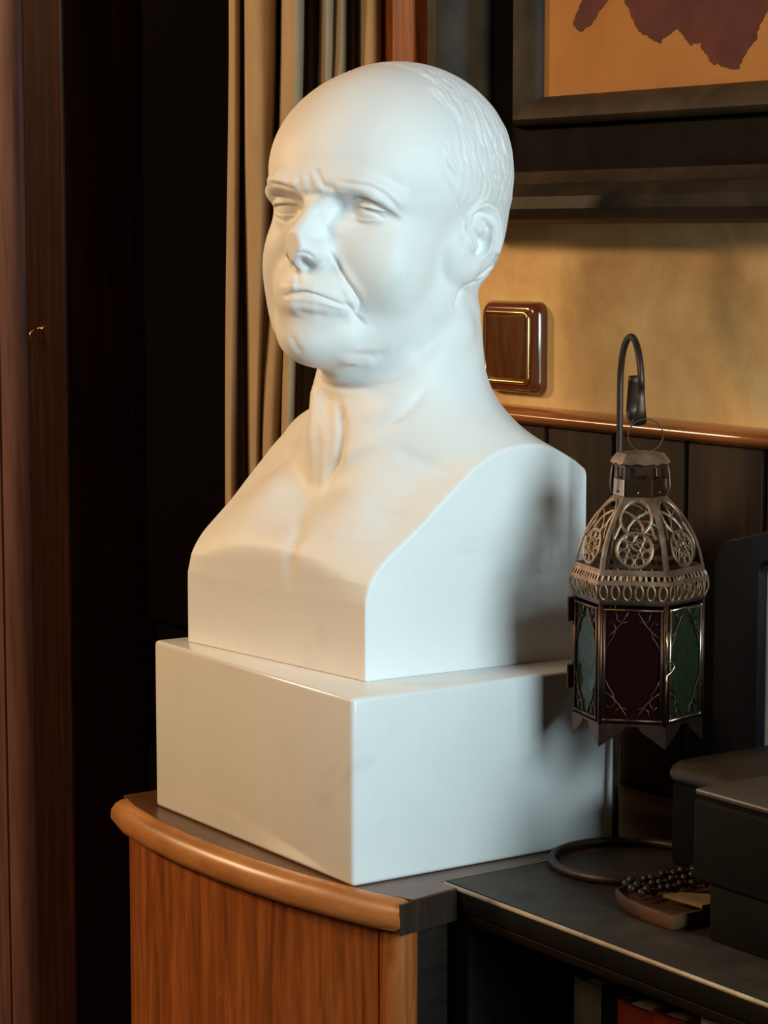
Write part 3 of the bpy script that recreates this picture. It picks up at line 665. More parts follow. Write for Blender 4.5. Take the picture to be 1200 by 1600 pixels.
def make_beads():
    t = empty('beaded_necklace', W(-.155, .150, 1.006), FURN_YAW)
    tag(t, 'dark beaded strands lying in the small tan tray', 'necklace')
    me = None
    f = lambda a, b, z: Vector((-(a+.155), b-.150, z-1.006))
    strands = [((-.1425, .1300), (-.1410, .1930), .0150), ((-.1520, .1270), (-.1530, .1930), .0145), ((-.1610, .1280), (-.1640, .1900), .0135)]
    for (p, q, z) in strands:
        pts = []
        for k in range(12):
            s = k/11; pts.append(f(p[0]+(q[0]-p[0])*s+.0012*math.sin(k*1.1), p[1]+(q[1]-p[1])*s, 1.0+z))
        bm = bmesh.new(); tube(bm, pts, .0007, 6); obj('bead_thread', bm, M['bead'], t)
        for k, pt in enumerate(pts):
            if me is None:
                bm = bmesh.new(); bmesh.ops.create_uvsphere(bm, u_segments=8, v_segments=6, radius=.0030); b = obj('bead', bm, M['bead'], t, smooth=True); me = b.data
            else:
                b = bpy.data.objects.new('bead', me); COL.objects.link(b); b.parent = t
            b.location = pt+Vector((0, 0, .0012*math.sin(k*2.3))); s = 1+.12*math.sin(k*1.7); b.scale = (s, s, s)
make_beads()
def make_card():
    t = bmesh.new(); f = lambda a, b: (-(a+.185), b-.145)
    prism(t, [f(-.1725, .1370), f(-.2080, .1400), f(-.2080, .1640), f(-.1900, .1620), f(-.1760, .1500)], .0, .0022); fix(t)
    o = obj('leather_tag', t, M['tan_leather']); o.location = W(-.185, .145, 1.0117); o.rotation_euler = (0, 0, FURN_YAW)
    tag(o, 'flat tan leather tag lying on the small tray beside the black box', 'tag')
make_card()

# ---- carved bust: signed distance field -> surface nets -> carving strokes (all in millimetres) ----

def _rz(a): c,s=math.cos(a),math.sin(a); return np.array([[c,-s,0],[s,c,0],[0,0,1.]])
def _rx(a): c,s=math.cos(a),math.sin(a); return np.array([[1.,0,0],[0,c,-s],[0,s,c]])
def _ry(a): c,s=math.cos(a),math.sin(a); return np.array([[c,0,s],[0,1.,0],[-s,0,c]])
BUST_O=np.array([-0.0850,1.7693,1.1354]); BUST_YAW=math.radians(-50.1)
HEAD_R=_rz(math.radians(15.3))@_ry(math.radians(4.0)); HEAD_O=np.array([0.5,116.,342.]); HEAD_S=1.051
def to_head(P): return ((P-HEAD_O)@HEAD_R/HEAD_S)
def from_head(Q): return (np.asarray(Q,float)*HEAD_S)@HEAD_R.T+HEAD_O
def ell(p,c,r,rot=None):
    q=p-np.array(c,np.float32)
    if rot is not None: q=q@rot.astype(np.float32)
    r=np.array(r,np.float32); a=q/r; k0=np.sqrt((a*a).sum(1)); b=a/r; k1=np.sqrt((b*b).sum(1))+1e-6
    return k0*(k0-1)/k1
def cap(p,a,b,ra,rb):
    a=np.array(a,np.float32); b=np.array(b,np.float32); d=b-a; q=p-a
    t=np.clip((q@d)/float(d@d),0,1); return np.sqrt(((q-t[:,None]*d)**2).sum(1))-(ra+(rb-ra)*t)
def su(a,b,k): h=np.clip(.5+.5*(b-a)/k,0,1); return b+(a-b)*h-k*h*(1-h)
def ss(a,b,k): return -su(-a,b,k)          # a minus b
def si(a,b,k): return -su(-a,-b,k)
def chain(p,pts,k=3.):
    r=None
    for (a,ra),(b,rb) in zip(pts,pts[1:]):
        c=cap(p,a,b,ra,rb); r=c if r is None else np.minimum(r,c)
    return r
def head_sdf(p):
    d=ell(p,(0,10,26),(79,97,79))
    d=su(d,ell(p,(0,-22,24),(77.5,72.5,65)),18)
    d=su(d,ell(p,(0,38,-18),(66,58,58)),20)              # occiput
    d=su(d,ell(p,(0,-34,-34),(64,53,72)),18)            # face mass
    for s in (-1,1): d=su(d,cap(p,(s*49-(1 if s<0 else 0),-14,-66),(s*18-3,-68,-90),(19 if s>0 else 23),20.5),18)
    d=su(d,cap(p,(-4,-62,-99),(6,-24,-119),17,22),12)       # double chin
    d=su(d,ell(p,(-5,-82,-93),(22,19,19)),14)            # chin
    for s in (-1,1): d=su(d,ell(p,(s*42+(4 if s<0 else 0),-58,-40),(24,25,30)),16)   # cheeks
    d=su(d,ell(p,(27,-70,-34),(17,14,22)),12); d=su(d,ell(p,(-31,-70,-34),(17,14,22)),12)
    d=su(d,ell(p,(-43,-51,-70),(13,18,26)),24)           # far jowl
    d=su(d,ell(p,(-4,-84,-62),(31,20,25)),12)            # muzzle
    d=su(d,ell(p,(0,-83,14),(46,13,13)),12)              # brow mass
    for s,x0 in ((1,1.5),(-1,1.5)):
        d=su(d,chain(p,[((s*8+x0,-89,14),5),((s*32+x0-(2 if s<0 else 0),-86,16),5.5),((s*53+x0-(2 if s<0 else 0),-71,7),5)]),9)
    for s,x0,z0 in ((1,1,-2.5),(-1,0,-4)):
        d=ss(d,ell(p,(s*31+x0,-93,z0),(19,14.5,10.5)),9)
        d=ss(d,ell(p,(s*16+x0,-92,z0),(7,9,9)),7)
        c=(s*34+x0,-67.,z0); d=su(d,ell(p,c,(15.5,14.2,13.5)),1.0)
        qx,qy,qz=p[:,0]-c[0],c[1]-p[:,1],p[:,2]-c[2]; qz=qz+s*qx*.06
        sh=ell(p,c,(18.0,17.6,16.2))
        d=su(d,np.maximum(sh,-(qz-.24*qy)*.98),.9)             # upper lid
        d=su(d,np.maximum(ell(p,c,(16.8,15.4,14.8)),(qz+.34*qy)*.95),1.6)   # lower lid
    d=su(d,cap(p,(2.5,-86,8),(-1.8,-108,-22),6.2,7.4),8)    # nose
    d=su(d,ell(p,(-2.2,-112.5,-27.5),(7.8,10.5,8.5)),6)
    d=su(d,ell(p,(8.5,-97,-32),(6.8,12,8)),11); d=su(d,ell(p,(-12,-95,-32),(6,11,8)),10)
    d=su(d,ell(p,(-1.5,-90,-24),(9,13,16)),7)
    d=su(d,cap(p,(-2.6,-111,-36),(-4.2,-99,-43),3.4,3.6),4)    # columella
    d=ss(d,ell(p,(5,-105.5,-41.4),(2.2,4.2,1.8)),2); d=ss(d,ell(p,(-10,-104,-41.5),(2.2,4.0,1.7)),2)
    # lips
    d=su(d,chain(p,[((-33,-79,-67),2.),((-16,-97,-59.5),3.8),((-5,-103,-57.5),3.8),((8,-100,-58.5),3.8),((29,-83,-66),2.)]),6)
    d=su(d,chain(p,[((-29,-82,-69),2.),((-15,-96,-69),4.6),((-5,-101.5,-69.5),5),((8,-98,-70),4.6),((26,-84,-69),2.)]),6)
    # ears
    for s in (-1,1):
        R=_rz(math.radians(-s*17))@_ry(math.radians(s*7))
        e=ell(p,(s*78,5,-17),(5.5,18,26),R)
        e=su(e,ell(p,(s*72.5,-3,-39),(6.5,10,11)),7)
        e=ss(e,ell(p,(s*85.5,4,-20),(6,7,11),R),3)
        d=su(d,ell(p,(s*68,-9,-27),(10.5,15,24)),10)
        d=su(d,e,3.5)
    return d
_PROF=[(0,-30),(0,45),(1,56),(6,69),(17,82),(34,95.4),(51,109.5),(68,125.7),(83,139.4),(94,149),(109,157.7),(127,164),(148,166.6),(163,164.4),(176,159),(188,153),(198,146),(200,140),(200,-30)]
def _mk_table():
    P=np.array(_PROF,float); out=[]
    ys=np.arange(-60,280,1.); zs=np.arange(-40,260,1.); Y,Z=np.meshgrid(ys,zs,indexing='ij')
    # resample the profile smoothly
    Q=[]
    for i in range(len(P)-1):
        p0=P[max(i-1,0)];p1=P[i];p2=P[i+1];p3=P[min(i+2,len(P)-1)]
        if np.linalg.norm(p2-p1)>30: Q.append(p1); continue
        for t in np.linspace(0,1,5)[:-1]:
            Q.append(.5*((2*p1)+(p2-p0)*t*1+(2*p0-5*p1+4*p2-p3)*t*t+(3*p1-p0-3*p2+p3)*t**3) if 2<i<len(P)-4 else p1+(p2-p1)*t)
    Q.append(P[-1]); Q=np.array(Q)
    D=np.full(Y.shape,1e9); ins=np.zeros(Y.shape,bool)
    for a,b in zip(Q,np.roll(Q,-1,0)):
        d=b-a; L=d@d
        if L<1e-9: continue
        t=np.clip(((Y-a[0])*d[0]+(Z-a[1])*d[1])/L,0,1); D=np.minimum(D,(Y-a[0]-t*d[0])**2+(Z-a[1]-t*d[1])**2)
        c=((a[1]>Z)!=(b[1]>Z))&(Y<(b[0]-a[0])*(Z-a[1])/(b[1]-a[1]+1e-12)+a[0]); ins^=c
    D=np.sqrt(D); D[ins]*=-1
    return D.astype(np.float32)
_T=_mk_table()
def _table(y,z):
    u=np.clip(y+60,0,338.99); v=np.clip(z+40,0,298.99); i=u.astype(int); j=v.astype(int); fu=u-i; fv=v-j
    return (_T[i,j]*(1-fu)+_T[i+1,j]*fu)*(1-fv)+(_T[i,j+1]*(1-fu)+_T[i+1,j+1]*fu)*fv
NECK=[((4,120,235),62),((2,120,180),66),((0,118,140),80)]
def body_sdf(p):
    x,y,z=p[:,0],p[:,1],p[:,2]
    w=np.clip((z-40)/62,0,1); w=w*w*(3-2*w)
    b=17*np.clip(1-(np.abs(x)/128)**2.4,-.4,1)*w
    d=_table(y,z)-b
    for s in (-1,1): d=su(d,ell(p,(s*46,40,84),(44,22,34)),18)      # breast muscles
    for s in (-1,1): d=su(d,ell(p,(s*50,84,110),(34,44,34)),22)      # fullness towards the shoulders
    d=su(d,ell(p,(0,126,160),(108,66,38)),26)                        # trapezius / shoulders
    return d
def cut_sdf(p):
    x,y,z=p[:,0],p[:,1],p[:,2]
    t=.14; c=1/math.sqrt(1+t*t)
    a=(x-110.8-t*y)*c; b=(-x-110.8-.08*y)*.997
    return np.maximum(np.maximum(a,b),np.maximum(np.maximum(-z,-y),y-197))
def bust_sdf(P):
    P=P.astype(np.float32); d=body_sdf(P)
    d=su(d,cap(P,(8,124,255),(15,121,150),60,67),34)                # neck column
    m=np.where(P[:,2]>196)[0]
    if len(m): d[m]=su(d[m],head_sdf(to_head(P[m]).astype(np.float32)),15)
    m=np.where(P[:,2]<275)[0]                                      # neck strands
    if len(m):
        q=P[m]; e=su(d[m],chain(q,[((-42,110,255),8),((-20,65,198),8),((-12,55,165),5.5),((-5,52,138),2)]),13)
        d[m]=su(e,chain(q,[((62,132,250),8),((52,98,205),6),((36,74,178),3)]),16)
    return si(d,cut_sdf(P),2.5)
def surface_nets(F,o,h):
    nx,ny,nz=F.shape; I=F<0
    cs=[I[a:nx-1+a,b:ny-1+b,c:nz-1+c] for a in(0,1) for b in(0,1) for c in(0,1)]
    n=sum(c.astype(np.int8) for c in cs); act=(n>0)&(n<8); idx=np.full(act.shape,-1,np.int64); ijk=np.argwhere(act); idx[act]=np.arange(len(ijk))
    acc=np.zeros((len(ijk),3)); cnt=np.zeros(len(ijk)); cr=[np.array(v) for v in [(a,b,c) for a in(0,1) for b in(0,1) for c in(0,1)]]
    def at(v): return F[ijk[:,0]+v[0],ijk[:,1]+v[1],ijk[:,2]+v[2]]
    for a in cr:
        for ax in range(3):
            if a[ax]: continue
            b=a.copy(); b[ax]=1; fa,fb=at(a),at(b); m=(fa<0)!=(fb<0); t=np.where(m,fa/np.where(m,fa-fb,1),0)
            q=a+t[:,None]*(b-a); acc[m]+=q[m]; cnt[m]+=1
    V=(ijk+acc/cnt[:,None])*h+o
    faces=[]
    for ax in range(3):
        s0=[slice(None)]*3; s1=[slice(None)]*3; s0[ax]=slice(0,-1); s1[ax]=slice(1,None)
        A=I[tuple(s0)]; B=I[tuple(s1)]; e=np.argwhere(A!=B); u,v=(ax+1)%3,(ax+2)%3
        ok=(e[:,u]>0)&(e[:,v]>0)&(e[:,u]<F.shape[u]-1)&(e[:,v]<F.shape[v]-1); e=e[ok]
        q=[]
        for du,dv in((1,1),(0,1),(0,0),(1,0)):
            k=e.copy(); k[:,u]-=du; k[:,v]-=dv; q.append(idx[k[:,0],k[:,1],k[:,2]])
        q=np.stack(q,1); flip=~A[e[:,0],e[:,1],e[:,2]]; q[flip]=q[flip][:,::-1]; faces.append(q)
    return V,np.concatenate(faces)
def mesh_sdf(f,lo,hi,h):
    lo=np.array(lo,float); n=[int(math.ceil((b-a)/h/4))*4+1 for a,b in zip(lo,hi)]
    ax=[lo[i]+h*np.arange(n[i]) for i in range(3)]
    c=[a[::4] for a in ax]; G=np.stack(np.meshgrid(*c,indexing='ij'),-1).reshape(-1,3); Fc=f(G).reshape([len(a) for a in c])
    near=np.abs(Fc)<h*4*1.9
    F=np.repeat(np.repeat(np.repeat(Fc,4,0),4,1),4,2)[:n[0],:n[1],:n[2]].astype(np.float32)
    M=np.repeat(np.repeat(np.repeat(near,4,0),4,1),4,2)
    N=near.copy()
    for a in range(3):
        N|=np.roll(near,1,a)|np.roll(near,-1,a)
    M=np.repeat(np.repeat(np.repeat(N,4,0),4,1),4,2)[:n[0],:n[1],:n[2]]
    i=np.argwhere(M); pts=lo+h*i
    out=np.empty(len(pts),np.float32)
    for k in range(0,len(pts),400000): out[k:k+400000]=f(pts[k:k+400000])
    F[M]=out
    V,Q=surface_nets(F,lo,h)
    return V,Q
def grad(f,V,e=.35):
    g=np.stack([f(V+np.eye(3)[k]*e)-f(V-np.eye(3)[k]*e) for k in range(3)],1).astype(float)
    return g/(np.linalg.norm(g,axis=1,keepdims=True)+1e-9)
def project(f,V,it=2):
    for _ in range(it):
        e=.35; d=f(V).astype(float); g=np.stack([f(V+np.eye(3)[k]*e)-f(V-np.eye(3)[k]*e) for k in range(3)],1).astype(float)/(2*e)
        n2=(g*g).sum(1)+.05; st=np.clip(d/n2,-1.,1.); V=V-st[:,None]*g
    return V
def vnormals(V,Q):
    n=np.cross(V[Q[:,2]]-V[Q[:,0]],V[Q[:,3]]-V[Q[:,1]]); N=np.zeros_like(V)
    for k in range(4):
        for c in range(3): N[:,c]+=np.bincount(Q[:,k],n[:,c],len(V))
    return N/(np.linalg.norm(N,axis=1,keepdims=True)+1e-9)
def smooth(V,Q,it=1,lam=.5):
    E=np.concatenate([Q[:,[0,1]],Q[:,[1,2]],Q[:,[2,3]],Q[:,[3,0]]]); n=np.bincount(E[:,0],minlength=len(V))[:,None]+1e-9
    for _ in range(it):
        S=np.stack([np.bincount(E[:,0],V[E[:,1],c],len(V)) for c in range(3)],1); V=V+lam*(S/n-V)
    return V
def stroke(V,pts,w,d,taper=True,D=None):
    """displacement along a polyline: gaussian of width w, amplitude d (negative digs in)"""
    P=np.array(pts,float); lo=P.min(0)-3*w; hi=P.max(0)+3*w
    m=np.where(((V>lo)&(V<hi)).all(1))[0]
    if not len(m): return D
    X=V[m]; best=np.full(len(m),1e9); par=np.zeros(len(m)); L=np.linalg.norm(np.diff(P,axis=0),axis=1); cum=np.concatenate([[0],np.cumsum(L)])
    for i in range(len(L)):
        a=P[i]; e=P[i+1]-a; t=np.clip(((X-a)@e)/(L[i]**2+1e-9),0,1); q=((X-a-t[:,None]*e)**2).sum(1); u=q<best
        best[u]=q[u]; par[u]=(cum[i]+t[u]*L[i])/cum[-1]
    a=np.exp(-best/(w*w))
    if taper is True: a*=np.clip(np.minimum(par,1-par)*4+.25,0,1)
    elif taper: a*=np.interp(par,np.linspace(0,1,len(taper)),taper)
    D[m]+=d*a
    return D
STROKES = [
 ([(47.2,37.0,345.7),(58.4,36.3,348.3),(65.4,41.4,346.4),(69.5,47.8,341.8),(72.6,53.8,336.7)],1.5,-1.9),
 ([(46.0,39.8,342.4),(53.9,40.0,341.9),(59.4,44.0,339.5),(65.6,47.4,336.7),(70.1,53.4,332.5)],1.2,-1.7),
 ([(40.3,36.4,331.2),(49.2,40.2,328.8),(58.9,44.4,328.8),(67.7,49.3,331.1)],2.6,-1.0),
 ([(44.6,28.8,349.3),(39.3,35.4,343.9),(39.0,37.5,338.2)],4.0,-1.6),
 ([(51.0,24.3,360.3),(58.6,27.8,358.4),(65.5,31.8,357.4),(71.9,38.6,355.6),(76.2,47.1,350.5),(79.2,54.3,343.2),(77.0,66.0,334.4)],2.0,-1.0),
 ([(53.2,26.1,362.6),(61.4,30.3,361.6),(69.5,37.5,360.2),(75.9,47.3,354.7),(81.6,57.2,345.9)],3.6,0.8),
 ([(67.4,36.2,350.5),(74.4,47.4,345.0),(76.8,56.4,339.0),(76.7,66.2,332.6)],3.0,1.9),
 ([(53.1,43.1,340.0),(52.0,42.8,336.8),(47.4,42.3,336.3),(45.7,41.2,338.7)],0.9,-0.5),
 ([(48.9,42.8,339.1),(48.9,42.9,338.9)],1.3,-0.9),
 ([(-14.4,23.7,340.9),(-14.4,23.7,340.7)],1.3,-0.9),
 ([(17.2,13.9,364.5),(19.2,13.5,359.8),(20.2,13.9,355.1)],2.2,-0.5),
 ([(26.3,16.4,366.2),(28.3,16.0,360.6),(27.6,15.9,354.1)],2.4,-0.6),
 ([(31.3,18.5,369.0),(37.1,18.6,361.4),(42.4,20.4,353.9)],2.2,-1.2),
 ([(28.5,17.0,366.2),(34.0,17.5,358.7),(37.7,19.3,351.2)],3.0,0.5),
 ([(12.7,12.6,361.8),(13.3,12.7,356.1)],2.5,1.0),
 ([(18.6,15.1,350.5),(29.0,16.5,350.3),(39.5,20.3,350.7)],3.0,-1.2),
 ([(41.6,19.8,356.7),(46.5,21.9,354.8),(48.3,25.2,351.1)],3.0,-1.5),
 ([(-41.0,28.2,360.0),(-8.9,11.2,358.8),(1.5,11.6,357.2),(14.5,13.5,353.3)],1.8,-1.6),
 ([(-23.8,16.5,362.4),(-0.9,11.1,360.6),(11.5,12.3,358.0)],2.5,1.0),
 ([(-24.4,20.5,350.1),(-15.1,21.8,349.5),(-4.9,24.9,346.1)],1.3,-1.2),
 ([(-26.3,25.4,333.8),(-13.6,23.0,329.5),(-6.7,26.2,332.8)],2.2,-1.4),
 ([(39.7,18.7,313.4),(40.8,22.1,308.3),(39.9,22.8,302.6),(37.3,19.4,298.9)],1.6,-1.1),
 ([(32.2,0.2,307.4),(35.9,2.6,307.9),(38.5,6.5,306.9),(39.7,10.9,304.1)],1.2,-1.1),
 ([(40.2,14.7,313.0),(41.4,17.4,307.3),(39.2,16.7,301.7)],3.0,0.6),
 ([(39.1,23.4,312.9),(40.5,27.7,305.4),(44.2,31.4,296.0),(49.5,34.4,286.2),(52.3,40.0,278.2),(52.1,43.8,271.5),(49.4,44.2,265.3)],1.5,-2.2),
 ([(40.3,27.9,309.2),(45.1,32.5,298.8),(51.4,35.9,288.6),(55.1,41.4,280.1),(55.1,46.3,271.5)],4.0,1.4),
 ([(47.9,31.4,282.0),(50.0,35.7,276.3),(51.6,39.3,269.7)],3.0,1.6),
 ([(49.1,32.2,271.7),(50.1,36.9,266.9),(48.6,44.2,260.1),(51.6,49.1,255.3)],1.5,-2.2),
 ([(45.2,28.7,265.0),(46.5,34.9,263.1),(46.9,40.6,257.3)],3.5,1.0),
 ([(11.7,5.7,275.6),(19.4,5.8,277.6),(25.7,7.4,278.7),(31.1,9.8,278.7),(37.0,14.2,276.9),(41.9,19.9,274.1),(45.9,26.3,271.2),(49.0,32.9,268.8)],1.25,-2.3),
 ([(11.9,5.5,272.8),(20.7,5.9,273.9),(26.4,8.6,273.9),(33.2,12.3,273.1),(38.7,17.0,271.7),(44.3,24.5,269.3),(48.5,33.3,266.9)],1.8,1.0),
 ([(20.5,4.9,283.3),(23.8,6.5,283.8)],2.2,1.0),
 ([(21.4,7.7,264.4),(26.8,10.7,263.6),(34.0,15.9,262.2),(39.8,23.3,261.3)],3.6,-1.2),
 ([(22.1,8.5,296.0),(19.6,11.0,291.2),(23.9,8.3,286.1)],1.9,-1.2),
 ([(23.2,11.8,294.1),(26.3,11.8,288.5),(31.3,10.8,283.9)],2.2,0.7),
 ([(13.3,9.7,246.6),(16.0,10.6,241.0),(18.5,14.6,233.3)],3.2,-0.9),
 ([(42.2,38.3,234.0),(43.8,49.3,231.8),(44.2,64.4,230.3),(52.5,74.4,233.7)],4.5,-1.3),
 ([(34.5,41.4,226.9),(33.7,57.6,224.8),(44.2,68.8,225.4)],4.0,1.0),
 ([(-14.8,60.3,209.9),(2.4,56.6,206.0),(21.2,58.4,205.4),(37.1,64.1,206.9),(50.3,72.5,210.6),(60.8,85.0,218.3)],2.6,-1.3),
 ([(-18.2,61.8,212.7),(13.9,54.9,211.5),(34.2,63.4,212.1),(50.9,74.5,216.8)],4.0,1.0),
 ([(59.7,86.0,228.8),(65.9,98.3,235.8),(69.9,111.4,250.0),(71.7,118.8,260.9)],7.0,-1.2),
 ([(13.0,55.6,193.0),(22.4,51.1,174.3),(23.9,46.7,153.8),(15.9,43.7,137.3)],4.5,-3.0),
 ([(-6.7,54.5,188.0),(3.6,48.7,164.4),(6.2,45.3,142.8),(10.9,38.4,124.1)],5.5,1.2),
 ([(55.4,61.9,176.3),(63.3,70.4,183.6),(68.6,81.5,193.4),(70.6,94.3,206.9)],4.0,-1.4),
 ([(34.6,56.7,185.4),(52.7,66.7,190.8),(63.7,82.5,204.1)],6.0,0.8),
 ([(68.2,63.7,162.2),(83.8,71.7,155.2),(102.9,80.3,148.0),(118.5,85.4,145.5)],6.0,-1.6),
 ([(59.8,60.8,167.5),(40.9,51.5,162.0),(24.4,46.3,151.4)],6.0,1.0),
 ([(1.2,32.4,116.4),(20.4,10.0,98.5),(23.6,0.0,65.4)],7.0,-2.2),
 ([(-36.7,57.2,161.3),(-63.8,59.0,144.2),(-73.0,50.2,131.4)],6.0,-1.5),
 ([(81.3,126.1,318.5),(81.2,124.1,328.0),(81.9,126.7,336.6),(82.8,133.0,341.4),(83.6,141.2,342.8),(83.9,148.9,339.5),(83.3,153.4,330.9),(81.2,156.8,319.4),(78.7,156.5,308.8),(47.2,179.5,297.6),(46.6,168.7,288.8),(59.3,145.4,283.4)],2.2,3.08),
 ([(84.5,143.2,334.7),(83.8,147.1,327.1),(80.9,149.8,316.5),(79.2,147.5,307.9),(79.2,139.7,302.6)],2.0,2.52),
 ([(82.3,129.5,334.7),(83.5,134.9,337.6),(84.4,141.9,336.2),(84.3,146.6,332.4)],1.5,-2.24),
 ([(84.0,137.1,332.8),(84.1,141.0,329.0),(82.1,145.4,324.2)],2.2,-2.52),
 ([(82.5,130.7,329.0),(82.6,133.3,324.2),(81.9,137.7,321.3)],2.0,1.68),
 ([(82.0,135.1,318.9),(78.1,143.9,314.6),(78.3,141.8,308.4),(79.9,134.5,305.5)],3.4,-4.48),
 ([(81.3,126.1,317.5),(81.0,127.6,312.7),(80.6,130.0,308.0)],2.6,2.52),
 ([(81.1,119.2,318.5),(81.0,118.0,313.7),(81.0,119.3,308.0)],1.3,-1.26),
 ([(81.8,121.7,333.7),(81.0,121.1,328.0),(81.2,122.3,321.3)],1.6,-1.68),
 ([(68.9,130.2,280.9),(54.0,152.8,283.3),(43.3,173.0,286.8),(33.2,193.0,292.4)],1.4,-3.08),
 ([(68.1,130.9,279.9),(69.8,126.2,273.3),(71.5,122.1,264.7)],2.6,-2.8),
 ([(83.2,152.1,338.6),(59.8,179.1,329.2),(50.4,189.3,317.4),(40.7,194.2,304.4)],2.0,-2.52),
 ([(79.6,131.0,295.5),(77.9,140.3,296.3)],5.0,1.26),
 ([(85.1,76.3,384.6),(88.2,78.6,361.4),(85.2,83.8,342.9)],12.0,-1.2),
 ([(60.4,36.0,375.1),(73.5,49.3,372.8),(83.5,65.3,363.6)],9.0,0.8),
 ([(70.0,52.3,324.1),(80.2,68.3,314.8),(75.8,97.1,310.0)],11.0,0.8),
 ([(73.6,73.9,272.4),(63.2,70.4,258.0),(54.8,58.8,248.5)],12.0,0.8),
]
